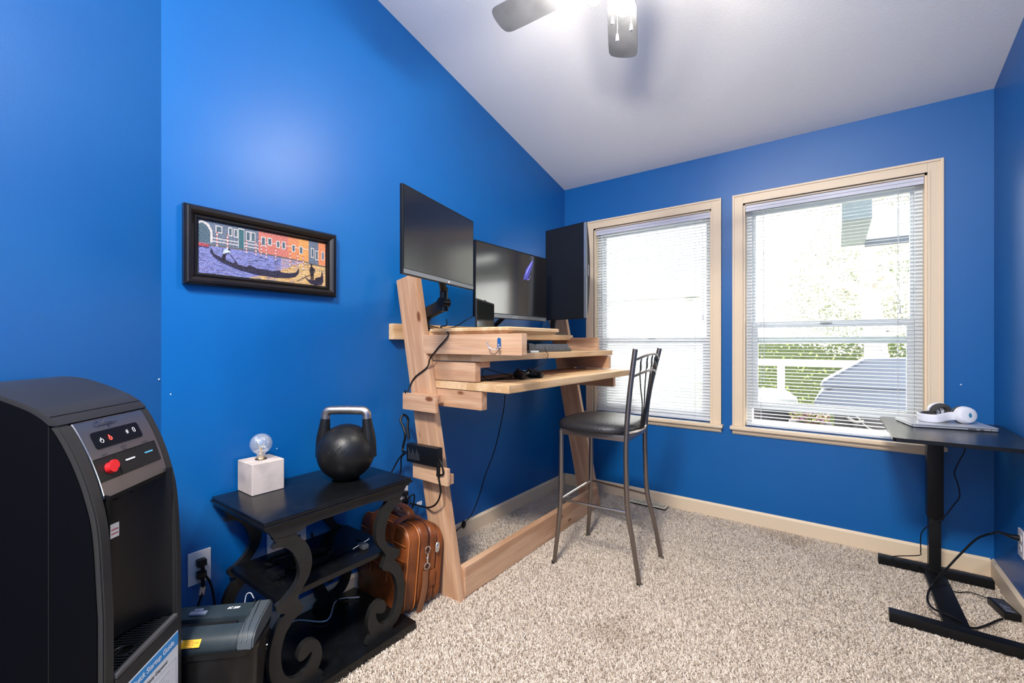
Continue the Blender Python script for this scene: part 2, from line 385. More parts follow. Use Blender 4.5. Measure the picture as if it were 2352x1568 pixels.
# ---------------------------------------------------------------- windows
def window(nm, W, raised):
    x0, x1, z0, z1 = W
    r = bpy.data.objects.new(nm, None); link(r); r.location = ((x0+x1)/2, YB, z0); r['kind'] = 'structure'; ROOTW.add(r.name)
    # casing, mitred frame with stepped profile
    b = B(); cw = .062
    for (a, c, hh) in ((0, cw, .014), (0, .012, .018), (cw-.012, cw, .020)):
        bx(b, (x0-c, YB-hh, z0), (x0-a, YB, z1+c), .002); bx(b, (x1+a, YB-hh, z0), (x1+c, YB, z1+c), .002)
        bx(b, (x0-a, YB-hh, z1+a), (x1+a, YB, z1+c), .002)
    obj('casing', b, CREAM, r)
    b = B()  # stool and apron
    bx(b, (x0-cw-.012, YB-.042, z0-.022), (x1+cw+.012, YB+.05, z0), .006)
    prism(b, [(YB, z0-.022), (YB-.02, z0-.022), (YB-.016, z0-.045), (YB-.008, z0-.055), (YB, z0-.055)], x0-cw, x1+cw, 'x')
    obj('sill', b, CREAM, r)
    b = B(); jd = .075  # jamb liner
    for (a, c) in (((x0-.001, YB, z0), (x0+.010, YB+jd, z1)), ((x1-.010, YB, z0), (x1+.001, YB+jd, z1)), ((x0, YB, z1-.010), (x1, YB+jd, z1+.001)), ((x0, YB+.05, z0-.002), (x1, YB+jd, z0+.008))): bx(b, a, c)
    obj('jamb', b, CREAM, r)
    b = B(); fw = .034; y0, y1 = YB+jd-.01, YB+.14
    X0, X1, Z0, Z1 = x0+.008, x1-.008, z0+.004, z1-.008
    for (a, c) in (((X0, y0, Z0), (X0+fw, y1, Z1)), ((X1-fw, y0, Z0), (X1, y1, Z1)), ((X0+fw, y0, Z1-fw), (X1-fw, y1, Z1)), ((X0+fw, y0, Z0), (X1-fw, y1, Z0+.022))): bx(b, a, c, .003)
    obj('window_frame', b, VINYL, r)
    zm = 1.19
    # upper sash
    s = B(); ya, yb = y0+.035, y0+.060
    xa, xb = X0+fw, X1-fw
    bx(s, (xa, ya, zm-.02), (xb, yb, zm+.02), .002); bx(s, (xa, ya, Z1-fw-.02), (xb, yb, Z1-fw), .002)
    for q in (xa, xb-.016): bx(s, (q, ya, zm+.0201), (q+.016, yb, Z1-fw-.0201), .002)
    us = obj('upper_sash', s, VINYL, r)
    g = B(); bx(g, (xa+.014, ya+.010, zm+.018), (xb-.014, ya+.013, Z1-fw-.018)); obj('glass_pane', g, GLASS, us, world=True)
    # lower sash (pushed up part way in window 2)
    s = B(); ya, yb = y0+.004, y0+.032; lz = z0+(.112 if raised else .024)
    top = lz+.565
    sw = .032
    bx(s, (xa+.0005, ya, lz), (xb-.0005, yb, lz+.045), .003)
    bx(s, (xa+.0005, ya, top-.038), (xb-.0005, yb, top), .003)
    for q in (xa+.0005, xb-.0005-sw): bx(s, (q, ya, lz+.0451), (q+sw, yb, top-.0381), .003)
    ls = obj('lower_sash', s, VINYL, r)
    g = B(); bx(g, (xa+sw-.006, ya+.012, lz+.04), (xb-sw+.006, ya+.015, top-.036)); obj('glass_pane', g, GLASS, ls, world=True)
    lk = B(); xm = (xa+xb)/2
    bx(lk, (xm-.03, ya-.006, top-.022), (xm+.03, ya, top-.006), .002); cyl(lk, (xm-.02, ya-.01, top-.012), (xm+.02, ya-.01, top-.010), .004, n=8)
    obj('sash_lock', lk, mat('sash_lock_grey', (.35, .37, .38), .4), ls, world=True)
    return r
window('window_1', W1, False); window('window_2', W2, True)
# window 2's own dark rail behind the mid glass (insect screen top rail)
def blind(W, label, tilt, nslat, ybl, wand_x, pitch):
    x0, x1, z0, z1 = W
    r = thing('window_blind', label, 'blind', ((x0+x1)/2, ybl, z0), group=None)
    a0, a1 = x0+.012, x1-.012
    b = B(); bx(b, (a0, ybl-.018, z1-.040), (a1, ybl+.016, z1-.012), .002)
    bx(b, (a0-.001, ybl-.022, z1-.050), (a1+.001, ybl-.018, z1-.011), .0015)
    bx(b, (a0-.001, ybl-.026, z1-.030), (a1+.001, ybl-.021, z1-.012), .0015)
    obj('headrail', b, HEADR, r)
    b = B(); zb = z0+.026; zt = z1-.058; k = 0
    ns = int((zt-zb)/pitch)
    for i in range(ns+1):
        z = zt-i*(zt-zb)/ns
        tl = math.radians(tilt*(.85+.3*random.random()))
        w_ = .0125; prev = None
        for j in range(5):
            u = (j/4-.5)*2*w_; arc = .0022*(1-(2*j/4-1)**2)
            y = ybl+u*math.cos(tl)-arc*math.sin(tl); zz = z+u*math.sin(tl)+arc*math.cos(tl)
            cur = (b.verts.new((a0+.003, y, zz)), b.verts.new((a1-.003, y, zz)))
            if prev: b.faces.new((prev[0], prev[1], cur[1], cur[0]))
            prev = cur
    so = obj('slats', b, SLAT, r, smooth=True)
    b = B(); bx(b, (a0+.002, ybl-.013, z0+.006), (a1-.002, ybl+.013, z0+.019), .004, seg=3); obj('bottom_rail', b, SLAT, r)
    wdt = a1-a0
    for fx in (.10, .88) :
        c = B()
        for dy in (-.0135, .0135): cyl(c, (a0+wdt*fx, ybl+dy, z0+.018), (a0+wdt*fx, ybl+dy, z1-.04), .0009, n=5)
        obj('ladder_cord', c, mat('blind_cord_grey', (.6, .62, .64), .6), r)
    c = B(); cyl(c, (a0+wdt*wand_x, ybl-.027, z1-.05), (a0+wdt*wand_x+.004, ybl-.03, z0+.30), .0022, n=8)
    obj('wand', c, mat('blind_wand_clear', (.6, .62, .64), .2), r)
    c = B(); q = a0+wdt*(1-wand_x)
    cyl(c, (q, ybl-.028, z1-.05), (q+.006, ybl-.028, z0+.72), .0011, n=5); cyl(c, (q+.006, ybl-.028, z0+.70), (q+.006, ybl-.028, z0+.735), .005, .003, n=8)
    obj('pull_cord', c, mat('blind_cord_grey', (.6, .62, .64), .6), r)
blind(W1, 'white mini blind with slats tilted nearly shut in the left window beside the desk', 38, 66, YB+.034, .06, .0205)
blind(W2, 'white mini blind with open slats in the right window above the small black desk', 6, 66, YB+.034, .12, .0205)

# ================================================================ LEANING PINE DESK
def board(name, L, W, Th, M, m=PINE, parent=None, label=None, bev=.003, cut=None):
    """board with its length along local X, width local Y, thickness local Z, centred on M"""
    b = B(); bx(b, (-L/2, -W/2, -Th/2), (L/2, W/2, Th/2), bev)
    o = obj(name, b, m, parent, L=M)
    if label: o['label'] = label
    return o
def boardb(name, lo, hi, axis, m=PINE, parent=None, label=None, bev=.003):
    """axis aligned board given by world bounds, grain along axis"""
    c = Vector([(a+q)/2 for a, q in zip(lo, hi)]); s = [abs(q-a) for a, q in zip(lo, hi)]
    ax = {'x': ((1, 0, 0), (0, 0, 1)), 'y': ((0, 1, 0), (0, 0, 1)), 'yx': ((0, 1, 0), (1, 0, 0)), 'xz': ((1, 0, 0), (0, 1, 0))}[axis]
    M = frame(c, *ax)
    L = {'x': s[0], 'y': s[1], 'yx': s[1], 'xz': s[0]}[axis]
    W_ = {'x': s[2], 'y': s[2], 'yx': s[0], 'xz': s[1]}[axis]
    Th = {'x': s[1], 'y': s[0], 'yx': s[2], 'xz': s[2]}[axis]
    return board(name, L, W_, Th, M, m, parent, label, bev)
desk = thing('standing_desk', 'tall leaning pine desk with stacked shelves against the blue wall', 'desk', (-1.45, 2.17, 0))
def upright(ya, yb):
    lo = Vector((-1.354, 0, 0)); lean = (-1.653+1.354)/1.503
    d = Vector((lean, 0, 1)).normalized()
    # side profile (x,z): foot cut level, top cut square
    W_ = .146
    perp = Vector((-d.z, 0, d.x))
    hz_ = W_/d.z
    p0 = Vector((-1.354, 0, 0.0)); p1 = Vector((-1.354-hz_, 0, 0.0))
    top = 1.572/d.z
    p3 = p0+d*(top-.055); p2 = p3+Vector((-d.z, 0, d.x))*W_
    b = B(); prism(b, [(q.x, q.z) for q in (p0, p3, p2, p1)], ya, yb, 'y', bev=.003)
    M = frame(((p0.x+p2.x)/2, (ya+yb)/2, .8), d, (d.z, 0, -d.x))
    return obj('upright', b, PINE, desk, M=M, world=True)
upright(1.44, 1.478); upright(2.865, 2.903)
# foot stretcher between the uprights
boardb('stretcher', (-1.395, 1.478, .012), (-1.358, 2.865, .150), 'y', PINE, desk)
# rail along the wall
boardb('wall_rail', (XL+.001, 1.405, 1.190), (XL+.039, 2.93, 1.270), 'y', PINE2, desk)
# shelf boards
boardb('shelf_board', (XL+.040, 1.479, 1.193), (-1.560, 2.864, 1.230), 'yx', PINE2, desk)
boardb('shelf_board', (-1.62, 1.479, 1.088), (-1.264, 2.895, 1.121), 'yx', PINE2, desk)
boardb('shelf_board', (-1.56, 1.479, .957), (-1.110, 2.822, .993), 'yx', PINE2, desk)
# side arms
def arm(lo, hi): boardb('side_arm', lo, hi, 'x', PINE, desk)
arm((-1.600, 1.440, 1.121), (-1.017, 1.478, 1.211))
arm((-1.594, 2.826, 1.122), (-1.350, 2.864, 1.211))
arm((-1.600, 1.479, .996), (-1.300, 1.517, 1.084))
arm((-1.600, 2.826, .996), (-1.262, 2.864, 1.084))
arm((-1.560, 1.479, .872), (-1.262, 1.517, .954))
arm((-1.540, 2.826, .872), (-1.228, 2.864, .954))
boardb('cross_cleat', (-1.345, 1.519, 1.058), (-1.300, 1.585, 1.085), 'y', PINE, desk)
# outside cable blocks on the near upright
for (lo, hi) in (((-1.685, 1.388, .853), (-1.462, 1.408, .932)), ((-1.612, 1.388, .536), (-1.385, 1.408, .612))):
    boardb('side_block', lo, hi, 'x', PINE, desk)
boardb('block_spacer', (-1.655, 1.409, .892), (-1.475, 1.439, .932), 'x', PINE, desk)
boardb('block_spacer', (-1.590, 1.409, .536), (-1.392, 1.439, .580), 'x', PINE, desk)
# double coat hook on the near top arm
hk = B(); c0 = hy(1147, 790, 1.438)
prism(hk, [(c0.x+a, c0.z+q) for a, q in rrect(.020, .046, .0095, 5, 0, .004)], 1.436, 1.4395, 'y')
tube(hk, [c0+Vector((0, -.002, -.012)), c0+Vector((-.006, -.012, -.020)), c0+Vector((-.022, -.020, -.022)), c0+Vector((-.036, -.026, -.012)), c0+Vector((-.041, -.028, .004))], .0026, 8)
tube(hk, [c0+Vector((0, -.002, -.012)), c0+Vector((.004, -.014, -.021)), c0+Vector((.013, -.022, -.019)), c0+Vector((.016, -.026, -.004))], .0026, 8)
sph(hk, c0+Vector((-.041, -.028, .005)), .004); sph(hk, c0+Vector((.016, -.026, -.003)), .0036)
o = obj('coat_hook', hk, CHROME, desk, smooth=True); o['label'] = 'chrome double hook'

# loose bevelled lap board on the near arm
b = B()
lo, hi = (-1.556, 1.444, 1.2118), (-1.086, 1.852, 1.2405)
t = bmesh.new(); 
bv = .012
for zz, ins in ((lo[2], bv*1.6), (lo[2]+.014, 0), (hi[2]-.004, 0), (hi[2], .004)):
    for (px_, py_) in ((lo[0]+ins, lo[1]+ins), (hi[0]-ins, lo[1]+ins), (hi[0]-ins, hi[1]-ins), (lo[0]+ins, hi[1]-ins)): t.verts.new((px_, py_, zz))
t.verts.ensure_lookup_table()
for k in range(3):
    for j in range(4): t.faces.new([t.verts[k*4+j], t.verts[k*4+(j+1) % 4], t.verts[(k+1)*4+(j+1) % 4], t.verts[(k+1)*4+j]])
t.faces.new([t.verts[i] for i in (0, 3, 2, 1)]); t.faces.new([t.verts[i] for i in (12, 13, 14, 15)])
merge(b, t)
o = obj('wooden_board', b, PINE2, M=frame((-1.32, 1.65, 1.226), (0, 1, 0), (1, 0, 0)))
tag(o, 'pale wooden board lying on the top arm of the desk before the middle monitor', 'board')

# ---------------------------------------------------------------- monitors
SCR = mat('monitor_screen_glass', (.006, .006, .008), .17, spec=1.0, bump=(2400, .04, .0005))
SCRM = mat('monitor_screen_gloss', (.006, .006, .008), .12, spec=1.0)
BEZ = mat('monitor_bezel_black', (.004, .005, .008), .4, spec=.3)
CHIN = mat('monitor_chin_grey', (.16, .165, .18), .35, metal=.6)
MET = mat('dark_grey_metal', (.02, .021, .024), .4, metal=.3)
def monitor(name, label, o, xd, up, W_, H_, scr, chin=.02, group=None, thick=.030, portrait=False):
    """o = lower left corner seen from the front; xd = direction to the right seen from front"""
    xd = Vector(xd).normalized(); up = Vector(up).normalized(); nrm = xd.cross(up)  # towards viewer
    M = frame(o, xd, up)
    r = thing(name, label, 'monitor', tuple(Vector(o)+xd*W_/2), 0, group, world=True)
    b = B(); bx(b, (0, 0, -thick*.45), (W_, H_, 0), .003)
    obj('bezel', b, BEZ, r, L=M, world=True)
    b = B()
    if portrait:
        # curved back bulge running along the long side
        pr = []
        for k in range(13):
            u = k/12; pr.append((.01+u*(H_-.02), -thick*.45-.030*math.sin(PI*u)**.8))
        prism(b, [(0+a, q) for a, q in pr], .012, W_-.0, 'x')
    else:
        bx(b, (W_*.08, H_*.12, -thick), (W_*.92, H_*.9, -thick*.4), .01)
    obj('back_shell', b, MET if portrait else BEZ, r, L=M, world=True, smooth=portrait)
    c = (.007, .007+(0 if portrait else chin), W_-.007-(.012 if portrait else 0), H_-.007)
    b = B(); bx(b, (c[0], c[1], -.0015), (c[2], c[3], .0008)); sc = obj('screen', b, scr, r, L=M, world=True)
    return r, M, sc
PM = Vector((math.sin(0), 1, 0))
# left monitor
xd1 = Vector((-.237, .971, 0)).normalized()
mL, ML, _ = monitor('computer_monitor', 'wide black monitor on a raised arm, leftmost of the three above the desk', ht(925, 628, 1.58), xd1, (0.0, 0, 1), .546, .3275, SCR, .016)
b = B(); bx(b, (.004, .004, .0002), (.542, .020, .0012)); obj('chin', b, CHIN, mL, L=ML, world=True)
b = B(); text_bm(b, 'LG', .011, ML @ Matrix.Translation((.312, .0065, .0014)), bold=.0004); obj('brand_mark', b, mat('print_white', (.8, .8, .8), .5), mL, world=True)
# arm of left monitor
def marm(parent, pts, clampz=None):
    b = B(); tube(b, pts, (.022, .015), 10, smooth=False, flat=(0, 0, 1)); return b
vA = ML @ Vector((.27, .10, -.03))
a0 = Vector((-1.735, 1.60, 1.272))
armT = thing('monitor_arm', 'black spring arm holding the left monitor above the desk', 'monitor arm', tuple(a0))
elbow = hx(1016, 690, -1.47)
b = B(); bx(b, tuple(vA+Vector((-.008, -.05, -.05))), tuple(vA+Vector((.004, .05, .05))), .003)
obj('mounting_plate', b, BLKM, armT)
kn = Vector((elbow.x-.02, elbow.y, elbow.z-.01)); bs = hx(976, 722, -1.66); bs.y = max(bs.y, 1.512)
b = B(); cyl(b, kn+Vector((.03, 0, -.04)), kn+Vector((.03, 0, .07)), .019, n=16); cyl(b, kn+Vector((.03, 0, .055)), vA, .016, n=12)
cyl(b, kn+Vector((.03, -.022, 0)), kn+Vector((.03, .022, 0)), .024, n=16)
obj('joint', b, BLK, armT, smooth=True)
b = B(); d_ = (kn+Vector((.03, 0, -.01))-bs); Mx = frame((kn+Vector((.03, 0, -.01))+bs)/2, d_, (0, 1, 0)); bx(b, (-d_.length/2, -.020, -.026), (d_.length/2, .020, .026), .008, M=Mx)
obj('spring_arm', b, BLKM, armT, smooth=True)
b = B(); cyl(b, (bs.x, bs.y, 1.232), bs+Vector((0, 0, -.005)), .020, n=16); bx(b, (bs.x-.04, bs.y-.030, 1.2305), (bs.x+.04, bs.y+.035, 1.240), .004); cyl(b, bs+Vector((0, 0, -.03)), bs+Vector((0, 0, .03)), .027, n=16)
obj('base_clamp', b, BLKM, armT, smooth=True)
# centre monitor
a2 = math.radians(1.6); xd2 = Vector((math.sin(a2), math.cos(a2), 0))
oC = ht(1090, 727, 2.27)
mC, MC, scC = monitor('computer_monitor', 'black monitor showing a blue feather shape, in the middle above the desk', oC, xd2, (.012, 0, 1), .670, .400, SCRM, .021)
b = B(); bx(b, (.004, .004, .0002), (.666, .024, .0012)); obj('chin', b, CHIN, mC, L=MC, world=True)
b = B()
for k in range(4): text_bm(b, 'ASUS'[k], .008, MC @ Matrix.Translation((.322+.013*k, .009, .0014)))
obj('brand_mark', b, mat('print_white', (.8, .8, .8), .5), mC, world=True)
FEA = mat('screen_feather_blue', (.05, .05, .2), .4, emit=((.07, .07, .45), .28)); FEA2 = mat('screen_feather_pale', (.2, .2, .5), .4, emit=((.20, .20, .70), .36))
b = B()
Mi = MC.inverted()
def scrp(px, py):  # pixel to centre screen plane (local)
    D = Vector(_d(px, py)); nn = MC.to_3x3() @ Vector((0, 0, 1)); t_ = (MC.translation-Vector((0, 0, CH))).dot(nn)/D.dot(nn); return Mi @ (Vector((0, 0, CH))+D*t_)
def poly(b, pts, z, mi):
    f = b.faces.new([b.verts.new((q.x, q.y, z)) for q in pts]); f.material_index = mi
poly(b, [scrp(*q) for q in ((1225, 595), (1219, 602), (1208, 618), (1203, 634), (1201.5, 643), (1206, 641), (1211, 643), (1216, 630), (1222, 612))], .0011, 0)
poly(b, [scrp(*q) for q in ((1224, 597), (1215, 610), (1209, 622), (1206, 636), (1210, 628), (1215, 617), (1221, 605))], .0013, 1)
poly(b, [scrp(*q) for q in ((1219, 631), (1215, 640), (1210, 643), (1214, 643), (1217, 638))], .0013, 1)
obj('wallpaper_feather', b, [FEA, FEA2], scC, L=MC, world=True)
# stand of centre monitor
st = B(); q0 = MC @ Vector((.40, .10, -.03)); zb_ = 1.2305
fz = Vector((-1.60, 2.00, zb_))
tube(st, [q0, q0+Vector((-.03, -.03, -.05)), Vector((-1.655, 2.05, 1.27)), Vector((-1.66, 2.02, zb_+.01))], (.016, .012), 10, flat=(0, 1, 0))
bx(st, (-1.73, 1.93, zb_), (-1.57, 2.13, zb_+.010), .004)
obj('stand', st, BLKM, mC, smooth=True, world=True)
# right monitor, turned to portrait
bl = ht(1253, 733, 3.0); br = ht(1346, 735, 2.76)
xd3 = (br-bl); xd3.z = 0
oR = Vector((bl.x, bl.y, 1.327))
mR, MR, scR = monitor('computer_monitor', 'black monitor turned to portrait in front of the left window edge', oR, xd3, (0, 0, 1), xd3.length, .612, mat('monitor_screen_dark', (.006, .007, .010), .45, spec=.35), .018, portrait=True)
b = B(); W3 = xd3.length; bx(b, (W3-.017, .003, -.012), (W3+.0015, .609, .0014), .002); obj('side_trim', b, mat('monitor_trim_silver', (.35, .37, .39), .3, metal=.8), mR, L=MR, world=True)
b = B(); 
for zz in (.300, .312): cyl(b, MR @ Vector((W3-.009, zz, .001)), MR @ Vector((W3-.009, zz, .0035)), .0028, n=10)
bx(b, (W3+.001, .27, -.028), (W3+.004, .34, -.016), .001, M=MR)
obj('buttons', b, mat('button_mid_grey', (.16, .16, .18), .4), mR, world=True)
st = B(); q0 = MR @ Vector((W3*.42, .22, -.03))
bz = Vector((-1.62, 2.62, 1.2305))
tube(st, [q0, q0+Vector((-.02, .05, -.02)), Vector((-1.60, 2.66, 1.34)), Vector((-1.60, 2.66, 1.2405))], (.024, .016), 10, flat=(0, 1, 0))
bx(st, (-1.72, 2.55, 1.2305), (-1.565, 2.77, 1.2405), .004); obj('stand', st, BLKM, mR, smooth=True, world=True)

# small dark tablet on the lap board
Mt = frame((-1.267, 1.452, 1.2412), (-.4056, .9144, 0), (0, 0, 1)); Wt, Ht = .300, .128
r = thing('tablet', 'small black screen panel standing upright on the pale board before the middle monitor', 'tablet', tuple(Mt @ Vector((Wt/2, 0, 0))))
b = B(); bx(b, (0, 0, -.007), (Wt, Ht, 0), .002); obj('case', b, BEZ, r, L=Mt, world=True)
b = B(); bx(b, (.006, .004, 0), (Wt-.006, Ht-.007, .0008)); obj('screen', b, mat('tablet_screen_gloss', (.012, .014, .010), .08, spec=.6), r, L=Mt, world=True)
b = B(); bx(b, (Wt*.44, Ht-.001, -.006), (Wt*.52, Ht+.004, -.001), .001); obj('camera_bump', b, BEZ, r, L=Mt, world=True)
b = B(); bx(b, (Wt*.3, 0.0002, -.045), (Wt*.7, .004, -.006), .001); obj('stand_foot', b, BEZ, r, L=Mt, world=True)

# keyboard on the middle shelf, seen end on
KX0, KX1 = -1.47, -1.325
kb = thing('keyboard', 'dark grey keyboard with sculpted wedge keycaps on the middle shelf', 'keyboard', (-1.4, 2.2, 1.1215))
ky0 = hx(1240, 800, KX1).y; ky1 = hx(1313, 800, KX1).y
b = B(); bx(b, (KX0, ky0, 1.1215), (KX1, ky1, 1.137), .004); obj('body', b, mat('keyboard_grey', (.045, .047, .052), .5), kb)
kc = mat('keycap_grey', (.085, .09, .10), .45)
nk = 7; cw_ = (ky1-ky0-.01)/nk
for rw in range(4):
    for k in range(nk):
        y0 = ky0+.005+k*cw_; x1 = KX1-.003-rw*.035; x0 = x1-.032
        b = B(); h = .030-.002*rw
        prism(b, [(y0+.002, 1.1372), (y0+cw_-.002, 1.1372), (y0+cw_*.55, 1.1372+h*.45), (y0+cw_*.30, 1.1372+h), (y0+cw_*.12, 1.1372+h*.75)], x0, x1, 'x', bev=.0012)
        obj('keycap', b, kc, kb)
mo = thing('computer_mouse', 'rounded dark mouse on a thin silver pad at the end of the middle shelf', 'mouse', (-1.30, 1.99, 1.1215))
myc = hx(1220, 795, -1.30).y
b = B(); bx(b, (-1.335, myc-.05, 1.1215), (-1.27, hx(1238, 800, -1.27).y, 1.132), .002); obj('pad', b, mat('silver_plastic', (.55, .56, .58), .35, metal=.6), mo)
b = B(); prism(b, [(myc-.045, 1.1325), (myc+.022, 1.1325), (myc+.024, 1.150), (myc+.012, 1.165), (myc-.006, 1.170), (myc-.045, 1.170)], -1.335, -1.285, 'x', bev=.004); obj('shell', b, mat('mouse_shell_dark', (.03, .032, .037), .4), mo, smooth=True)

# game controller on the work surface
gc = hx(1205, 852, -1.27); g0 = Vector((-1.27, gc.y, .9935))
gp = thing('game_controller', 'black game controller with two thumbsticks lying on the lower work shelf', 'game controller', tuple(g0))
Mg = frame(g0+Vector((0, 0, .022)), (.10, 1, 0), (-1, .1, 0))
b = B()
me_pts = [(-.050, 0), (-.03, .030), (.03, .030), (.050, 0)]
sph(b, (0, .010, 0), .03, sc=(1.75, .95, .62), M=None); sph(b, (-.048, -.002, -.002), .028, sc=(1, 1.1, .72)); sph(b, (.048, -.002, -.002), .028, sc=(1, 1.1, .72))
tube(b, [(-.052, 0, 0), (-.066, -.030, -.004), (-.070, -.058, -.008)], lambda t: .024-.009*t, 14); tube(b, [(.052, 0, 0), (.066, -.030, -.004), (.070, -.058, -.008)], lambda t: .024-.009*t, 14)
bmesh.ops.transform(b, matrix=Mg, verts=b.verts); obj('body', b, BLK, gp, smooth=True, angle=60)
for (sx_, sy_) in ((-.040, .010), (.022, -.010)):
    b = B(); cyl(b, (sx_, sy_, .016), (sx_, sy_, .026), .0045, n=10); cyl(b, (sx_, sy_, .025), (sx_, sy_, .030), .0085, .0095, n=16); bmesh.ops.transform(b, matrix=Mg, verts=b.verts); obj('thumbstick', b, BLKM, gp, smooth=True)
b = B(); cyl(b, (-.018, -.010, .017), (-.018, -.010, .0195), .010, n=16); bmesh.ops.transform(b, matrix=Mg, verts=b.verts); obj('direction_pad', b, CHROME, gp, smooth=True)

def cable(name, label, pts, r=.0022, m=CORD, cat='cable', extra=None, sub=6, group=None, parent=None):
    b = B(); tube(b, pts, r, 8, sub=sub)
    if extra: extra(b)
    if parent is not None:
        return obj(name, b, m, parent, smooth=True, world=True)
    o = obj(name, b, m, smooth=True); tag(o, label, cat, group); return o
# controller cables
zs = .997
gx = -1.27
cable('cable', 'thin black cable looping from the keyboard down to the game controller', [hx(1252, 798, -1.30), Vector((-1.262, hx(1255, 803, -1.26).y, 1.126)), hx(1259, 815, -1.245), hx(1250, 832, -1.25), hx(1232, 843, -1.262), g0+Vector((0.01, .05, .030))], .0018)
cable('cable', 'tangle of thin black cables left of the game controller on the lower shelf', [g0+Vector((0, -.075, .02)), Vector((-1.29, g0.y-.14, 1.006)), Vector((-1.33, g0.y-.24, .9965)), Vector((-1.30, 1.60, .9965)), Vector((-1.34, 1.56, .9965)), Vector((-1.31, 1.66, .9965)), Vector((-1.26, 1.76, .9965)), Vector((-1.285, g0.y-.10, .9965)), Vector((-1.30, g0.y-.07, 1.01)), Vector((-1.33, g0.y-.10, 1.02)), Vector((-1.36, g0.y-.2, 1.05)), Vector((-1.38, g0.y-.25, 1.0835))], .002)
cable('cable', 'thin black cable bowing down from the middle shelf behind the lower shelf', [Vector((-1.36, 1.70, 1.086)), Vector((-1.35, 1.60, 1.05)), Vector((-1.34, 1.58, 1.02)), Vector((-1.34, 1.62, .9975)), Vector((-1.33, 1.80, .9965))], .0018)
cable('cable', 'black cord with a round inline foot switch hanging under the desk', [hx(1160, 907, -1.50), hx(1156, 945, -1.60), hx(1137, 1030, -1.70), hx(1115, 1090, -1.74), hx(1100, 1140, -1.77), hx(1085, 1178, -1.79), hx(1068, 1200, -1.785), hx(1047, 1220, -1.77)], .0030, extra=lambda b: (sph(b, hx(1065, 1204, -1.780), .019, sc=(.45, 1, 1.25))))
# cable wandering over near arm and upright
cable('cable', 'long black cord draped over the top arm and down the near desk leg', [Vector((-1.70, 1.70, 1.30)), Vector((-1.60, 1.60, 1.262)), Vector((-1.54, 1.50, 1.250)), hy(1030, 768, 1.436), hy(1005, 800, 1.434), hy(988, 823, 1.434), hy(981, 843, 1.434), hy(954, 865, 1.434), hy(943, 883, 1.434), hy(934, 905, 1.400), Vector((-1.66, 1.382, .945))], .0034)
cable('cable', 'thin looped black cable on top of the desk below the left monitor', [hx(978, 747, -1.765)+Vector((.01, 0, .0)), hx(1004, 752, -1.70), hx(1018, 755, -1.66), hx(1045, 750, -1.62), hx(1070, 735, -1.55), hx(1084, 728, -1.44)], .0024)
b = B(); sph(b, (0, 0, 0), .02, sc=(1.0, 1.6, .55)); bmesh.ops.translate(b, verts=b.verts, vec=(-1.70, hx(988, 752, -1.70).y, 1.2415))
o = obj('usb_adapter', b, BLK, smooth=True); tag(o, 'small flat black adapter lying on the top shelf beside the near upright', 'adapter')

# power brick held on blocks of near upright
pb = thing('power_adapter', 'large black power brick wedged on the side blocks of the near desk leg', 'power adapter', (-1.50, 1.385, .615))
P0 = hy(936, 1020, 1.372); P1 = hy(1003, 1032, 1.372)
xa = (P1-P0); 
Mp = frame(P0, xa, (0, 0, 1)); Lp = xa.length; Hp = .080
b = B(); bx(b, (-.006, -Hp, -.001), (Lp+.006, 0, .0) , 0); b.free()
b = B(); bx(b, (-.004, -Hp, -.033), (Lp+.004, .004, .004), .005, M=Mp); obj('case', b, BLK, pb, smooth=True)
b = B()
for k in range(9): bx(b, (.012+.009*k, -Hp+.015, .0042), (.0135+.009*k, -.015-.01*((k*7) % 3), .0046), M=Mp)
obj('label_print', b, mat('faint_grey_print', (.12, .13, .15), .5), pb)
pe = Mp @ Vector((Lp+.004, -.045, -.012))
cable('power_cord', 'black cord with ferrite bead looping from the power brick to the wall outlet', [pe, pe+Vector((.02, -.006, -.02)), pe+Vector((.028, -.004, -.06)), hy(1008, 1095, 1.384), hy(1012, 1130, 1.384), hy(1003, 1155, 1.40), hy(985, 1165, 1.42), hx(960, 1160, -1.74), hx(940, 1155, -1.78)], .0042, extra=lambda b: cyl(b, hy(1007, 1072, 1.380), hy(1006, 1093, 1.380), .008, .008, n=12), parent=pb)
cable('power_cord', 'bundled black cord tied beside the power brick near the wall', [Mp @ Vector((-.004, -.04, -.016)), hx(925, 1035, -1.73), hx(931, 1000, -1.72), hx(926, 980, -1.74), hx(920, 965, -1.76), hx(927, 952, -1.76), hx(937, 962, -1.72), hx(936, 985, -1.70), hx(940, 1008, -1.68)], .0062, parent=pb)
cable('power_cord', 'black cord dropping from the power brick behind the side table', [hx(930, 1037, -1.74), hx(915, 1055, -1.77), hx(903, 1077, -1.79), hx(890, 1100, -1.80)], .0036, parent=pb)
cable('power_cord', 'second black cord dropping behind the far end of the side table', [hx(933, 1040, -1.75), hx(922, 1050, -1.77), hx(921, 1075, -1.79), hx(917, 1098, -1.80)], .0036, parent=pb)

# ================================================================ BAR STOOL
SM = mat('gunmetal_tube', (.26, .225, .20), .30, metal=.9)
VIN = mat('black_vinyl_seat', (.020, .019, .021), .38, spec=.5, bump=(170, .6, .003))
sr = thing('bar_stool', 'tall metal bar stool with black padded seat in front of the desk', 'bar stool', (-1.0, 2.2, 0))
Af, Bf, Cf, Df = Vector((-1.205, 2.005, .006)), Vector((-1.213, 2.412, .006)), Vector((-.765, 2.066, .006)), Vector((-.768, 2.40, .006))
def leg(pts, parent=sr):
    b = B(); tube(b, pts, lambda t: .0125-.0015*(1-min(1, t*4)), 12, sub=8)
    l = obj('leg', b, SM, parent, smooth=True, angle=60)
    g = B(); p_ = Vector(pts[0]); cyl(g, p_+Vector((0, 0, -.006)), p_+Vector((0, 0, .006)), .015, n=14); obj('foot_cap', g, BLKM, l, smooth=True, world=True)
    l_ = l
    return l
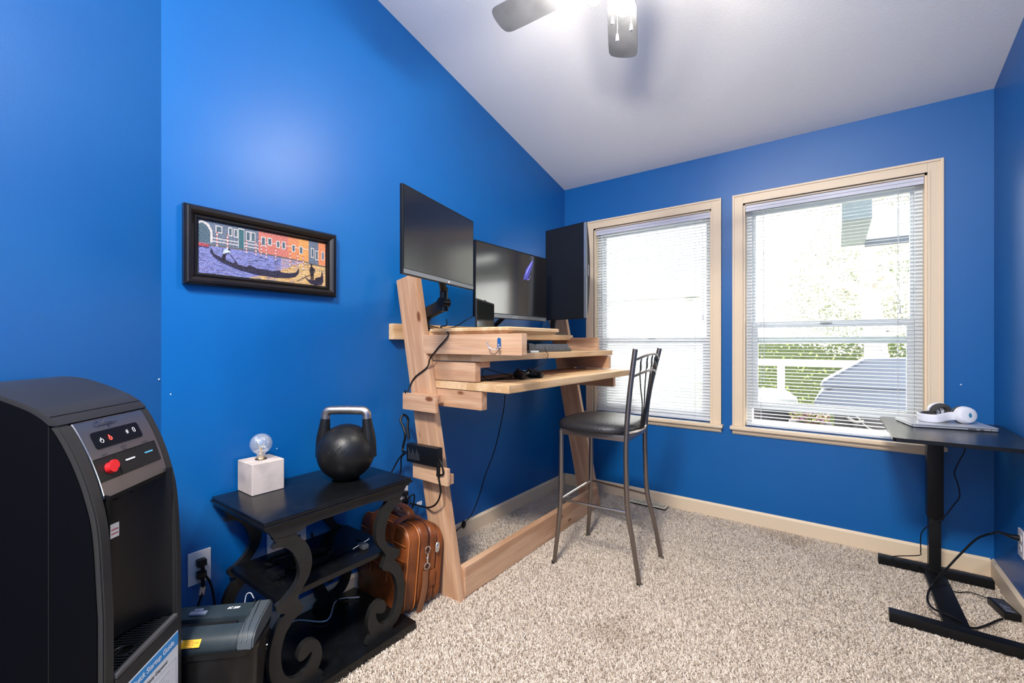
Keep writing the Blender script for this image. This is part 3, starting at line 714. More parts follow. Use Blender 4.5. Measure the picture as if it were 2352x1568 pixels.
# foot caps are children of a leg whose own transform is identity in world
leg([Af, Vector((-1.180, 2.005, .20)), Vector((-1.168, 2.008, .36)), Vector((-1.165, 2.010, .55)), Vector((-1.165, 2.012, .715))])
leg([Bf, Vector((-1.192, 2.400, .20)), Vector((-1.182, 2.392, .36)), Vector((-1.178, 2.388, .55)), Vector((-1.176, 2.386, .715))])
leg([Cf, Vector((-.790, 2.052, .20)), Vector((-.812, 2.040, .36)), Vector((-.818, 2.034, .55)), Vector((-.816, 2.032, .72)), Vector((-.800, 2.032, .92)), Vector((-.772, 2.034, 1.144))])
leg([Df, Vector((-.795, 2.375, .20)), Vector((-.826, 2.352, .36)), Vector((-.834, 2.346, .55)), Vector((-.834, 2.345, .72)), Vector((-.812, 2.352, .92)), Vector((-.762, 2.362, 1.144))])
def at_leg(P_, z):  # helper points on the legs at footrest height
    return P_
zf = .350
LA, LB, LC, LD = Vector((-1.169, 2.008, zf)), Vector((-1.183, 2.393, zf)), Vector((-.811, 2.040, zf)), Vector((-.825, 2.353, zf))
for a_, c_ in ((LA, LB), (LA, LC), (LB, LD)):
    b = B(); cyl(b, a_, c_, .0065, n=10); obj('footrest_bar', b, mat('polished_steel_bar', (.45, .43, .42), .2, metal=1), sr, smooth=True)
b = B()
SA, SB, SCc, SD = Vector((-1.165, 2.012, .708)), Vector((-1.176, 2.386, .708)), Vector((-.816, 2.032, .708)), Vector((-.834, 2.345, .708))
for a_, c_ in ((SA, SB), (SA, SCc), (SB, SD), (SCc, SD)):
    d_ = c_-a_; Mx = frame((a_+c_)/2, d_, Vector((0, 0, 1)).cross(d_)); bx(b, (-d_.length/2, -.009, -.014), (d_.length/2, .009, .016), .003, M=Mx)
obj('seat_frame', b, SM, sr, smooth=True)
# cushion: rounded square pillow
b = B(); t = bmesh.new(); NU = 28; rings = []
cc = Vector((-1.015, 2.195, .722))
def sup(a, rx, ry, e=3.2):
    ca, sa = math.cos(a), math.sin(a); return (rx*math.copysign(abs(ca)**(2/e), ca), ry*math.copysign(abs(sa)**(2/e), sa))
lev = [(.90, 0), (.985, .004), (1.0, .014), (.995, .026), (.96, .038), (.88, .048), (.72, .056), (.5, .061), (.25, .063)]
for s_, z_ in lev:
    rings.append([t.verts.new((cc.x+sup(2*PI*k/48, .208*s_, .208*s_)[0], cc.y+sup(2*PI*k/48, .208*s_, .212*s_)[1], cc.z+z_)) for k in range(48)])
for r0_, r1_ in zip(rings, rings[1:]):
    for k in range(48): t.faces.new((r0_[k], r0_[(k+1) % 48], r1_[(k+1) % 48], r1_[k]))
cv = t.verts.new((cc.x, cc.y, cc.z+.064))
for k in range(48): t.faces.new((rings[-1][k], rings[-1][(k+1) % 48], cv))
t.faces.new(rings[0][::-1]); merge(b, t)
obj('seat_cushion', b, VIN, sr, smooth=True, angle=60)
# back: two arched rails, five wheat rods
def bp(u, z):  # u 0..1 from near post to far post, at height z on post line
    t_ = (z-.72)/.424; a_ = Vector((-.816, 2.032, .72)).lerp(Vector((-.772, 2.034, 1.144)), t_); c_ = Vector((-.834, 2.345, .72)).lerp(Vector((-.762, 2.362, 1.144)), t_)
    q = a_.lerp(c_, u); q.z = z; q.x += .028*math.sin(PI*u); return q
for z_, rr in ((1.088, .030), (1.010, .026)):
    b = B(); tube(b, [bp(u, z_+rr*math.sin(PI*u)) for u in (0, .12, .25, .4, .5, .6, .75, .88, 1)], .0065, 10, sub=4); obj('back_rail', b, SM, sr, smooth=True)
b = B(); tube(b, [bp(u, .728) for u in (0, .25, .5, .75, 1)], (.012, .007), 10, flat=(0, 0, 1), sub=5); obj('lower_back_rail', b, SM, sr, smooth=True)
for k in range(5):
    ub = .5+(k-2)*.055; um = .5+(k-2)*.075; u2 = .5+(k-2)*.13; ut = .5+(k-2)*.165
    b = B(); zt_ = 1.010+.026*math.sin(PI*ut)
    tube(b, [bp(ub, .728), bp(ub, .80), bp(um, .87), bp(u2, .95), bp(ut, zt_)], .0032, 8); zt2 = 1.088+.030*math.sin(PI*ut)
    tube(b, [bp(ut, zt_), bp(ut, (zt_+zt2)/2), bp(ut, zt2)], .0028, 8)
    obj('back_rod', b, mat('dark_iron_rod', (.06, .055, .05), .4, metal=.8), sr, smooth=True)
    b = B(); pm = bp(ut, (zt_+zt2)/2)
    t = bmesh.new(); bmesh.ops.create_uvsphere(t, u_segments=12, v_segments=8, radius=1)
    for v_ in t.verts: v_.co = Vector((v_.co.x*.0035, v_.co.y*.0105*(1-.45*v_.co.z), v_.co.z*.028))
    bmesh.ops.translate(t, vec=pm, verts=t.verts); merge(b, t)
    obj('leaf_ornament', b, mat('dark_iron_rod', (.06, .055, .05), .4, metal=.8), sr, smooth=True)

# ================================================================ BLACK SCROLL SIDE TABLE
BWOOD = mat('black_painted_wood', (.004, .0043, .005), .24, spec=.45, mix=((.007, .007, .0075), 30, 4, .45, .7), bump=(45, .08, .002))
BWOODF = mat('black_painted_frame', (.010, .0098, .0095), .36, spec=.4, mix=((.015, .0145, .014), 22, 4, .4, .7))
TZ = .623; TX0, TX1, TY0, TY1, TCY = -1.800, -1.392, .617, 1.198, .9055
st = thing('side_table', 'black painted side table with scroll cut legs against the blue wall', 'side table', (-1.6, TCY, 0))
b = B()
for (z0_, z1_, ins) in ((TZ-.012, TZ, .004), (TZ-.020, TZ-.010, 0.0), (TZ-.030, TZ-.019, .008)):
    bx(b, (TX0+ins, TY0+ins, z0_), (TX1-ins, TY1-ins, z1_), .004)
obj('tabletop', b, BWOOD, st, smooth=True)
# apron (front and rear) with stepped ends
HL = [(.640, .5925), (.648, .580), (.655, .566), (.753, .585), (.775, .592)]
def apron(x0, x1):
    L_ = [(.634, .5925), (.644, .578), (.652, .566), (.70, .556), (.745, .560), (.758, .568), (.80, .5715)]
    pts = L_+[(2*TCY-a, z) for a, z in L_[::-1]]
    b = B(); prism(b, pts, x0, x1, 'x'); obj('apron', b, BWOODF, st)
apron(-1.425, -1.405); apron(-1.790, -1.770)
# scroll leg outline (left one, y,z)
up = [(.652, .575), (.656, .556), (.664, .546), (.656, .536), (.654, .529), (.666, .530), (.690, .521), (.710, .503), (.725, .477), (.735, .447), (.737, .420), (.731, .398), (.716, .378), (.700, .365), (.688, .356), (.672, .350), (.664, .343), (.666, .330), (.676, .318), (.690, .312)]
lo_ = [(.684, .303), (.672, .290), (.660, .272), (.650, .245), (.643, .212), (.641, .175), (.644, .140), (.651, .112), (.662, .088), (.680, .066), (.702, .052), (.702, .040), (.812, .040), (.812, .062), (.800, .070), (.806, .082), (.813, .102), (.815, .124), (.810, .148), (.800, .168), (.786, .180), (.768, .186), (.750, .182), (.738, .170), (.732, .153), (.733, .138), (.741, .131), (.752, .131), (.763, .136), (.774, .142), (.779, .140), (.777, .126), (.769, .106), (.755, .092), (.737, .086), (.716, .090), (.698, .105), (.686, .128), (.679, .160), (.678, .195), (.684, .225), (.694, .250), (.708, .268), (.724, .281), (.742, .290), (.750, .302), (.748, .313), (.740, .328), (.733, .342)]
rt_ = [(.742, .362), (.757, .382), (.770, .402), (.778, .428), (.779, .455), (.774, .482), (.764, .506), (.750, .526), (.736, .541), (.728, .552), (.730, .575)]
OUT = spline([Vector((a, z, 0)) for a, z in up+lo_+rt_], 3)
def sleg(x0, x1, mir):
    pts = [((2*TCY-q.x) if mir else q.x, q.y) for q in OUT]
    if mir: pts = pts[::-1]
    b = B(); prism(b, pts, x0, x1, 'x'); obj('leg', b, BWOODF, st, smooth=True, angle=40)
for x0_, x1_ in ((-1.427, -1.407), (-1.788, -1.768)):
    sleg(x0_, x1_, False); sleg(x0_, x1_, True)
b = B(); bx(b, (-1.765, .672, .338), (-1.430, 2*TCY-.672, .358), .003); obj('shelf', b, BWOOD, st)
b = B(); bx(b, (-1.800, TY0+.01, .004), (-1.375, TY1+.005, .040), .005); obj('base_board', b, BWOOD, st, smooth=True)

# kettlebell
KB = mat('kettlebell_powder_black', (.008, .0078, .0078), .40, spec=.4, bump=(90, .25, .002))
kt = thing('kettlebell', 'large black kettlebell with bare steel handle standing on the side table', 'kettlebell', (-1.60, 1.03, TZ))
kc_ = Vector((-1.60, 1.03, TZ)); R_ = .112
b = B(); pr = [(0, .001), (.052, .001), (.060, .004)]
for k in range(3, 28):
    a = -PI/2+PI*k/28*.985; pr.append((R_*math.cos(a), .108+R_*1.0*math.sin(a)))
pr = [q for q in pr if q[1] > .0005] + [(0, .108+R_)]
prc = [(0, .0005), (.044, .0005), (.052, .004)] + [q for q in pr if q[0] > .0 and q[1] > .012]+[(0, .219)]
lathe(b, prc, kc_, 48)
hr = Vector((_c, _s, 0)); 
def kp(r_, z_): return kc_+hr*r_+Vector((0, 0, z_))
for sg in (-1, 1):
    tube(b, [kp(sg*.093, .09), kp(sg*.0935, .16), kp(sg*.088, .205), kp(sg*.084, .243)], lambda t: .030-.012*t, 16)
obj('bell', b, KB, kt, smooth=True, angle=60)
b = B(); tube(b, [kp(-.084, .238), kp(-.084, .252), kp(-.081, .265), kp(-.069, .2745), kp(-.05, .2765), kp(0, .2775), kp(.05, .2765), kp(.069, .2745), kp(.081, .265), kp(.084, .252), kp(.084, .238)], .0178, 16)
obj('handle', b, mat('worn_steel_handle', (.50, .46, .43), .38, metal=1, mix=((.36, .32, .30), 60, 4, .4, .7)), kt, smooth=True)
b = B(); vd = Vector((_s, -_c, 0))
# crossed bars and two letters, engraved marks on the face
def kface(a, z):  # angle offset & height -> on sphere
    zz = z-.108; rr = math.sqrt(max(R_*R_-zz*zz, 1e-6)); x_ = a; y_ = math.sqrt(max(rr*rr-x_*x_, 0)); return kc_+hr*x_+vd*(y_+.0004)+Vector((0, 0, z))
for seg in (((-.012, .150), (.020, .112)), ((.020, .152), (-.014, .114)), ((-.030, .134), (-.028, .120)), ((-.030, .134), (-.025, .126)), ((-.025, .126), (-.021, .136)), ((-.021, .136), (-.018, .121)), ((.020, .141), (.023, .128)), ((.023, .128), (.027, .138)), ((.027, .138), (.030, .127)), ((.030, .127), (.034, .142))):
    (a0_, z0_), (a1_, z1_) = seg
    tube(b, [kface(a0_+(a1_-a0_)*k/6, z0_+(z1_-z0_)*k/6) for k in range(7)], .0011, 5, smooth=False)
obj('engraved_mark', b, mat('engraving_dark', (.004, .004, .004), .7), kt)

# concrete block lamp
CONC = mat('pale_concrete', srgb(205, 190, 180), .75, spec=.2, mix=(srgb(178, 166, 160), 16, 6, .42, .68), bump=(120, .2, .002))
lp = thing('table_lamp', 'pale concrete cube lamp with a round bare bulb on the side table', 'table lamp', (-1.737, .765, TZ))
b = B(); t = bmesh.new()
lx0, lx1, ly0, ly1, lz1 = -1.797, -1.678, .706, .820, TZ+.113
bx(b, (lx0, ly0, TZ), (lx1, ly1, lz1), .0035, seg=3); obj('cube_base', b, CONC, lp, smooth=True, angle=50)
lc = Vector(((lx0+lx1)/2, (ly0+ly1)/2, lz1))
b = B(); lathe(b, [(0, .0006), (.020, .0006), (.021, .0010)], lc, 24); obj('socket_hole', b, mat('socket_shadow', (.05, .035, .03), .8), lp)
BRASS = mat('brass_cap', (.75, .55, .30), .25, metal=1)
b = B(); lathe(b, [(.0135, 0.0008), (.0150, .002), (.0135, .004), (.0150, .006), (.0135, .008), (.0145, .011), (.010, .014)], lc, 24); obj('bulb_cap', b, BRASS, lp, smooth=True)
bg = bpy.data.materials.new('tinted_mirror_bulb_glass'); bg.use_nodes = True; q = bg.node_tree.nodes['Principled BSDF']
q.inputs['Base Color'].default_value = (.85, .87, .85, 1); q.inputs['Roughness'].default_value = .03; q.inputs['Metallic'].default_value = .55; q.inputs['Alpha'].default_value = .42; q.inputs['IOR'].default_value = 1.45
b = B(); pr = [(.0135, .010), (.0145, .020), (.020, .030)]
for k in range(4, 25):
    a = -PI/2+PI*k/24; pr.append((.038*math.cos(a), .058+.038*math.sin(a)))
pr[-1] = (0, pr[-1][1]); lathe(b, pr, lc, 36); obj('bulb_glass', b, bg, lp, smooth=True)
b = B()
for k in range(4):
    a = k*PI/2; tube(b, [lc+Vector((0, 0, .012)), lc+Vector((.004*math.cos(a), .004*math.sin(a), .035)), lc+Vector((.010*math.cos(a), .010*math.sin(a), .060))], .0010, 6)
cyl(b, lc+Vector((0, 0, .01)), lc+Vector((0, 0, .042)), .004, .003); obj('filament', b, mat('amber_filament', (.9, .62, .28), .3, metal=.4), lp, smooth=True)

# cables lying on the middle shelf of the table
def coil(c, R, turns, rz=.004, jit=.012, n=40, seed=1):
    rnd = random.Random(seed); pts = []
    for k in range(int(turns*n)):
        a = 2*PI*k/n; r_ = R*(1+.18*math.sin(a*.37+seed)+.10*math.sin(a*1.7)); pts.append(Vector((c[0]+r_*1.1*math.cos(a)*.8+rnd.uniform(-1, 1)*.0008, c[1]+r_*1.9*math.sin(a)*.8, c[2]+rz+.0035*(k/(n))*.6+.002*math.sin(a*2.3))))
    return pts
b = B(); pts = coil((-1.58, .87, .360), .05, 5, seed=3)+[Vector((-1.55, .99, .366)), Vector((-1.52, 1.03, .366)), Vector((-1.54, 1.07, .366)), Vector((-1.58, 1.06, .368))]
tube(b, pts, .003, 6, sub=1); o = obj('cable_coil', b, CORD, smooth=True); tag(o, 'loose coil of thin black cable on the middle shelf of the side table', 'cable')
b = B(); pts = coil((-1.66, .80, .360), .035, 4, seed=8); tube(b, pts, .0035, 6, sub=1); o = obj('cable_coil', b, CORD, smooth=True); tag(o, 'tight heap of black cord at the back left of the table shelf', 'cable')
pg = thing('wall_plug', 'black two prong plug adapter lying on the left end of the table shelf', 'plug', (-1.56, .735, .3585))
b = B(); bx(b, (-1.595, .715, .3585), (-1.545, .760, .384), .006); obj('body', b, BLK, pg, smooth=True)
for yy in (.728, .745):
    b = B(); bx(b, (-1.545, yy, .368), (-1.527, yy+.0015, .375)); obj('prong', b, CHROME, pg)
pg = thing('wall_plug', 'small plug with clear cap at the right end of the table shelf', 'plug', (-1.50, 1.04, .3585))
b = B(); bx(b, (-1.53, 1.035, .3585), (-1.49, 1.060, .376), .005); obj('body', b, mat('smoky_plastic', (.12, .12, .12), .3), pg, smooth=True)
b = B(); cyl(b, (-1.51, 1.0, .372), (-1.53, 1.09, .374), .0022); sph(b, (-1.53, 1.085, .374), .006); obj('pin', b, CHROME, pg, smooth=True)

# power cords bunched beneath / behind the table
b = B(); rnd = random.Random(5)
cable('cable', 'white lead lying across the bottom board of the side table', [Vector((-1.77, .70, .046)), Vector((-1.70, .80, .045)), Vector((-1.76, .90, .05)), Vector((-1.66, .98, .048)), Vector((-1.75, 1.08, .05)), Vector((-1.70, 1.16, .046))], .003, mat('white_lead', (.6, .6, .6), .4))
cable('cable', 'thick black cord hanging behind the side table down to the floor', [Vector((-1.806, 1.00, .36)), Vector((-1.80, 1.01, .25)), Vector((-1.79, 1.03, .15)), Vector((-1.76, 1.07, .06)), Vector((-1.72, 1.12, .048))], .004)

# ---------------------------------------------------------------- wall outlets
PLATE = mat('outlet_plate_white', (.74, .69, .68), .35)
def outlet(label, c, face, group=None, n_=1, holes=True):
    """c = centre on the wall, face = room-facing normal"""
    face = Vector(face); xd = Vector((0, 0, 1)).cross(face)  # right when seen from room
    M = frame(c, xd, (0, 0, 1)); r = thing('wall_outlet', label, 'outlet', tuple(c), group=group)
    b = B(); bx(b, (-.035*n_, -.057, 0), (.035*n_, .057, .006), .003, M=M); obj('plate', b, PLATE, r, smooth=True)
    if holes:
        for zz in (.021, -.021):
            b = B(); pts = rrect(.034, .028, .012, 5, 0, zz); prism(b, pts, .006, .0082, 'z', M=M); rc = obj('receptacle', b, mat('outlet_face_white', (.70, .66, .65), .35), r)
            b = B(); bx(b, (-.008, zz-.005, .0082), (-.006, zz+.005, .0086), M=M); bx(b, (.006, zz-.004, .0082), (.008, zz+.004, .0086), M=M); obj('slots', b, mat('slot_black', (.01, .01, .01), .6), rc, world=True)
    else:
        b = B(); bx(b, (-.008, -.010, .006), (.008, .008, .010), .001, M=M); obj('jack', b, mat('slot_black', (.01, .01, .01), .6), r)
    return r, M
def plug(root_name, label, M, zz, dn=.05, cordpts=None, cr=.0038, m=BLK):
    r = thing('power_plug', label, 'plug', tuple(M @ Vector((0, zz, .01))))
    b = B(); bx(b, (-.014, zz-.012, .0088), (.014, zz+.012, .034), .005, M=M)
    tube(b, [M @ Vector((0, zz-.004, .026)), M @ Vector((.002, zz-.022, .030)), M @ Vector((.003, zz-.040, .028))], .0058, 10)
    obj('body', b, m, r, smooth=True)
    if cordpts:
        b = B(); tube(b, [M @ Vector((.003, zz-.034, .028))]+cordpts, cr, 8); obj('cord', b, CORD, r, smooth=True)
    return r
rO, MO = outlet('white double outlet between the water cooler and the side table', Vector((XL, .588, .381)), (1, 0, 0))
plug('p', 'upper black plug in the outlet beside the water cooler', MO, .021, cordpts=[Vector((XL+.035, .612, .32)), Vector((XL+.04, .622, .25)), Vector((XL+.045, .635, .10)), Vector((XL+.05, .64, .012))])
pl2 = plug('p', 'lower black plug with a paper tag in the outlet beside the water cooler', MO, -.021, cordpts=[Vector((XL+.035, .586, .30)), Vector((XL+.04, .560, .22)), Vector((XL+.05, .545, .10)), Vector((XL+.06, .53, .012))])
b = B(); q_ = MO @ Vector((-.002, -.075, .03)); cyl(b, q_+Vector((0, 0, -.012)), q_+Vector((0, .004, .012)), .0085, n=12); o = obj('tag', b, mat('paper_tag', srgb(225, 190, 165), .6), pl2, smooth=True)
o['label'] = 'cream paper tag'
outlet('white cable plate seen through the left scroll leg of the side table', hx(633, 1246, XL)+Vector((0, 0, .0)), (1, 0, 0), holes=False)
outlet('white wall plate seen just right of the left scroll leg', hx(683, 1232, XL), (1, 0, 0), holes=False)
rP, MPq = outlet('white outlet on the left wall beside the leather bag', Vector((XL, 1.490, .375)), (1, 0, 0))
plug('p', 'black plug in the upper socket above the leather bag', MPq, .021, cordpts=[hx(950, 1135, XL+.05), hx(951, 1150, XL+.04), hx(946, 1170, XL+.03)])
plug('p', 'black plug in the lower socket above the leather bag', MPq, -.021, cordpts=[hx(935, 1150, XL+.05), hx(920, 1155, XL+.04), hx(925, 1180, XL+.03)])
b = B(); c_ = hx(963, 1156, -1.765); bx(b, (c_.x-.001, c_.y-.018, c_.z-.010), (c_.x+.001, c_.y+.018, c_.z+.010)); o = obj('cable_tag', b, mat('tag_white', (.75, .75, .78), .5)); tag(o, 'small white printed tag hanging on a cord above the leather bag', 'tag')

# ================================================================ LEATHER BRIEFCASE
LEA = mat('tan_leather', srgb(134, 72, 34), .36, spec=.5, mix=(srgb(94, 46, 20), 9, 5, .38, .66), bump=(60, .25, .003))
LEAD = mat('dark_brown_zip', srgb(62, 30, 22), .5, bump=(300, .3, .001))
LEAP = mat('piping_leather', srgb(176, 104, 52), .35)
Lx, Ly = -1.628, 1.311
bag = thing('briefcase', 'brown leather briefcase standing on the carpet between side table and desk leg', 'bag', (Lx, Ly, 0), world=False, rot=(math.radians(-6), 0, math.radians(-4))); bag.scale = (1.05, 1.04, 1.04)
# local: x = width (to +X = front end), y = thickness (+ toward the desk), z up
def slab(y0, y1, w_, h_, r_, nm, m, z0=.004, bev=.012, x_off=0):
    b = B(); pts = rrect(w_, h_, r_, 8, x_off, z0+h_/2)
    prism(b, pts, y0, y1, 'y'); 
    bmesh.ops.bevel(b, geom=[e for e in b.edges if e.is_manifold and e.calc_face_angle(0) > .9], offset=bev, segments=3, affect='EDGES', profile=.6)
    return obj(nm, b, m, bag, smooth=True, angle=50, world=False)
slab(-.105, -.040, .345, .350, .060, 'front_pocket', LEA)
slab(-.042, -.034, .335, .345, .060, 'zipper', LEAD, bev=.001)
slab(-.036, .010, .340, .352, .062, 'main_compartment', LEA)
slab(.008, .020, .330, .345, .060, 'zipper', LEAD, bev=.001)
slab(.018, .056, .340, .345, .062, 'rear_compartment', LEA)
slab(.054, .062, .325, .330, .060, 'zipper', LEAD, bev=.001)
slab(.060, .096, .335, .325, .070, 'back_pocket', LEA)
b = B()
def rim(y_, w_, h_, r_, z0=.004):
    return [Vector((a, y_, q)) for a, q in rrect(w_, h_, r_, 8, 0, z0+h_/2)]
for y_ in (-.098, -.046):
    pts = rim(y_, .349, .354, .062, .002); tube(b, pts+[pts[0]], .0030, 6, smooth=False)
obj('piping', b, LEAP, bag, smooth=True, world=False)
b = B(); bx(b, (-.165, -.1115, .225), (.165, -.104, .231), .002); bx(b, (-.168, -.110, .10), (.168, -.106, .222), .003)
obj('flap_panel', b, LEA, bag, smooth=True, world=False)
b = B()
for xx in (.06, -.06):
    bx(b, (xx-.001, -.1125, .12), (xx+.001, -.1095, .34))
bx(b, (-.165, -.1125, .290), (.165, -.1095, .292)); bx(b, (-.165, -.1128, .172), (.165, -.1095, .174))
obj('seam_stitch', b, LEAP, bag, world=False)
b = B(); tube(b, [(-.075, -.02, .350), (-.075, -.02, .372), (-.055, -.02, .392), (0, -.02, .402), (.055, -.02, .392), (.075, -.02, .372), (.075, -.02, .350)], (.020, .0065), 12, flat=(0, 1, 0)); obj('handle', b, LEA, bag, smooth=True, world=False)
for xx in (-.078, .078):
    b = B(); tube(b, [(xx, -.116, .225), (xx, -.116, .31), (xx, -.106, .352), (xx, -.07, .372), (xx, -.02, .378), (xx, .02, .366)], (.0025, .018), 10, flat=(0, -1, .3)); obj('handle_strap', b, LEA, bag, smooth=True, world=False)
# shoulder strap with clasps on the front end
b = B(); tube(b, [(.179, -.004, .175), (.182, -.004, .12), (.182, -.012, .06), (.178, -.022, .012)], (.0025, .016), 10, flat=(1, 0, 0)); obj('shoulder_strap', b, mat('strap_leather', srgb(122, 78, 50), .5), bag, smooth=True, world=False)
def ring(b, c, rx, rz, r_, n=18):
    tube(b, [Vector(c)+Vector((0, rx*math.cos(2*PI*k/n), rz*math.sin(2*PI*k/n))) for k in range(n+1)], r_, 6, smooth=False)
b = B(); ring(b, (.180, -.004, .258), .013, .014, .0024); cyl(b, (.183, -.004, .246), (.183, -.003, .205), .0045); ring(b, (.182, -.002, .192), .015, .012, .0024); sph(b, (.183, -.004, .225), .006)
obj('snap_hook', b, CHROME, bag, smooth=True, world=False)
b = B(); ring(b, (.178, .052, .255), .009, .020, .0028); sph(b, (.178, .052, .255), .008, sc=(.5, 1, 2)); obj('buckle', b, CHROME, bag, smooth=True, world=False)
b = B(); bx(b, (.170, .022, .10), (.176, .054, .165), .002); obj('side_tab', b, LEA, bag, smooth=True, world=False)

# ================================================================ WATER COOLER
CB = mat('cooler_black_plastic', (.008, .0085, .010), .42, spec=.3, bump=(500, .12, .001)); CBT = mat('cooler_trim_grey', (.026, .025, .024), .45, spec=.3, bump=(500, .15, .001))
CST = mat('cooler_brushed_panel', (.24, .24, .26), .30, metal=.9, bump=(40, .06, .001)); CREC = mat('cooler_recess_black', (.007, .007, .007), .35, spec=.3)
NX = Vector((-1.222, .228, 0)); ca = Vector((-.7071, .7071, 0)); cb = Vector((-.7071, -.7071, 0))
CM = Matrix((ca, cb, Vector((0, 0, 1)))).transposed().to_4x4(); CM.translation = NX   # local: x = width w, y = depth e, z
wc = thing('water_cooler', 'tall black water cooler with curved top and steel control panel', 'water cooler', tuple(NX), world=False, rot=CM.to_euler())
# ca x cb = ? keep a right handed frame
if CM.determinant() < 0: print('left handed')
PRO = [(0, .0), (0, .60), (.003, .66), (.007, .74), (.013, .80), (.024, .85), (.037, .895), (.056, .945), (.084, 1.0), (.115, 1.030), (.15, 1.049), (.20, 1.070), (.24, 1.082), (.28, 1.086)]
PS = [(q.x, q.y) for q in spline([Vector((a, z, 0)) for a, z in PRO[1:]], 6)]; PS = [(0, .004)]+PS
def Ez(z):
    for (e0, z0_), (e1, z1_) in zip(PS, PS[1:]):
        if z0_ <= z <= z1_+1e-9: return e0+(e1-e0)*(z-z0_)/max(z1_-z0_, 1e-6)
    return 0
def pnl(w_, z, off=0):
    d_ = .004; t_ = Vector((0, Ez(z+d_)-Ez(z-d_), 2*d_)).normalized(); nn = Vector((0, -t_.z, t_.y)); return Vector((w_, Ez(z), z))+nn*off
CW, CD = .270, .280
seam = [q for q in PS if q[1] < 1.0]+[(.084, 1.0)]
# side cheeks up to the seam
for (w0_, w1_) in ((0.0, .029), (.246, CW)):
    b = B(); pts = seam+[(.10, 1.0), (.10, .004)]
    prism(b, pts, w0_, w1_, 'x', bev=.003); obj('side_trim', b, CBT, wc, smooth=True, world=False, angle=40)
# side panels behind (darker)
b = B(); 
pts = [(.012, .03)]+[(a+.012, z-.004) for a, z in PS if z > .1 and a < .25]+[(CD-.004, 1.078), (CD-.004, .03)]
prism(b, pts, -.0025, .0, 'x'); prism(b, pts, CW, CW+.0025, 'x'); obj('side_panel', b, mat('cooler_side_black', (.0018, .002, .0032), .6, spec=.07), wc, world=False)
b = B(); bx(b, (-.0032, .098, .03), (-.0024, .0995, 1.0)); obj('side_seam', b, mat('seam_black', (.001, .001, .001), .7), wc, world=False)
# rear body and top cover
b = B(); bx(b, (.002, .10, .004), (CW-.002, CD, 1.02)); obj('body', b, CB, wc, world=False)
b = B(); pts = [(.084, 1.0005)]+[q for q in PS if q[1] > 1.0]+[(CD, 1.0005)]
prism(b, pts, -.0006, CW+.0006, 'x', bev=.0018); obj('top_cover', b, mat('cooler_top_grey', (.022, .021, .021), .34, spec=.4, bump=(500, .12, .001)), wc, smooth=True, world=False, angle=40)
# control panel (steel)
def strip(b, w0_, w1_, z0_, z1_, off, thick=.004, nz=14, mi=0):
    A = []; 
    for k in range(nz+1):
        z = z0_+(z1_-z0_)*k/nz; A.append([b.verts.new(pnl(w_, z, o_)) for w_, o_ in ((w0_, off), (w1_, off), (w1_, off-thick), (w0_, off-thick))])
    for p_, q_ in zip(A, A[1:]):
        for k in range(4): f = b.faces.new((p_[k], p_[(k+1) % 4], q_[(k+1) % 4], q_[k])); f.material_index = mi
    b.faces.new(A[0]); b.faces.new(A[-1][::-1])
b = B(); strip(b, .030, .245, .838, .998, -.001, .012, 24)
cp = obj('control_panel', b, CST, wc, smooth=True, world=False, angle=40)
b = B()
for w_, rr in ((.0305, .0016),): tube(b, [pnl(w_, .838+.16*k/20, -.0002) for k in range(21)], rr, 6, smooth=False)
tube(b, [pnl(w_, .9985, -.0008) for w_ in (.03, .1, .2, .245)], .0007, 6, smooth=False)
obj('chrome_edge', b, mat('bright_edge', (.85, .85, .86), .2, metal=1), cp, smooth=True, world=False)
def decal(b, pts, off, thick=.0012, mi=0):
    f1 = [b.verts.new(pnl(a, z, off)) for a, z in pts]; f0 = [b.verts.new(pnl(a, z, off-thick)) for a, z in pts]
    f = b.faces.new(f1); f.material_index = mi
    for k in range(len(pts)):
        f = b.faces.new((f1[k], f0[k], f0[(k+1) % len(pts)], f1[(k+1) % len(pts)])); f.material_index = mi
def wrap_text(b, s, size, w_, z_, off, mi=0, sh=0, al='LEFT', bold=0):
    t = bmesh.new(); text_bm(t, s, size, Matrix(), shear=sh, align=al, ext=.00001, bold=bold)
    for v_ in t.verts: v_.co = pnl(w_+v_.co.x, z_+v_.co.y, off+v_.co.z)
    merge(b, t, mi)
b = B(); decal(b, rrect(.146, .036, .007, 4, .131, .9555), .0006); dsp = obj('display', b, mat('display_gloss_black', (.003, .004, .007), .35, spec=.2), cp, world=False)
b = B(); PW = mat('print_pale', (.75, .75, .75), .5); RED = mat('led_red', (.7, .04, .03), .4, emit=((1, .06, .04), 1.2))
def arc(c, r_, a0_, a1_, off, rr, n_=14): return [pnl(c[0]+r_*math.cos(a0_+(a1_-a0_)*k/n_), c[1]+r_*math.sin(a0_+(a1_-a0_)*k/n_), off) for k in range(n_+1)]
tube(b, arc((.079, .953), .0045, math.radians(125), math.radians(415), .0011, 0), .0006, 5, smooth=False); tube(b, [pnl(.079, .954, .0011), pnl(.079, .960, .0011)], .0006, 5, smooth=False)
for k in range(3):
    a = k*PI/3; tube(b, [pnl(.160-.005*math.cos(a), .9575-.005*math.sin(a), .0011), pnl(.160+.005*math.cos(a), .9575+.005*math.sin(a), .0011)], .0006, 5, smooth=False)
q = rrect(.006, .010, .002, 3, .183, .958); q.append(q[0]); tube(b, [pnl(a, z, .0011) for a, z in q], .0006, 5, smooth=False)
obj('display_icons', b, PW, dsp, world=False)
b = B(); tube(b, arc((.105, .9535), .0035, 0, 2*PI, .0011, 0), .0010, 5, smooth=False); tube(b, [pnl(.1035, .957, .0011), pnl(.103, .9615, .0011)], .0011, 5, smooth=False); obj('heat_indicator', b, RED, dsp, world=False)
b = B(); sc_ = .0078
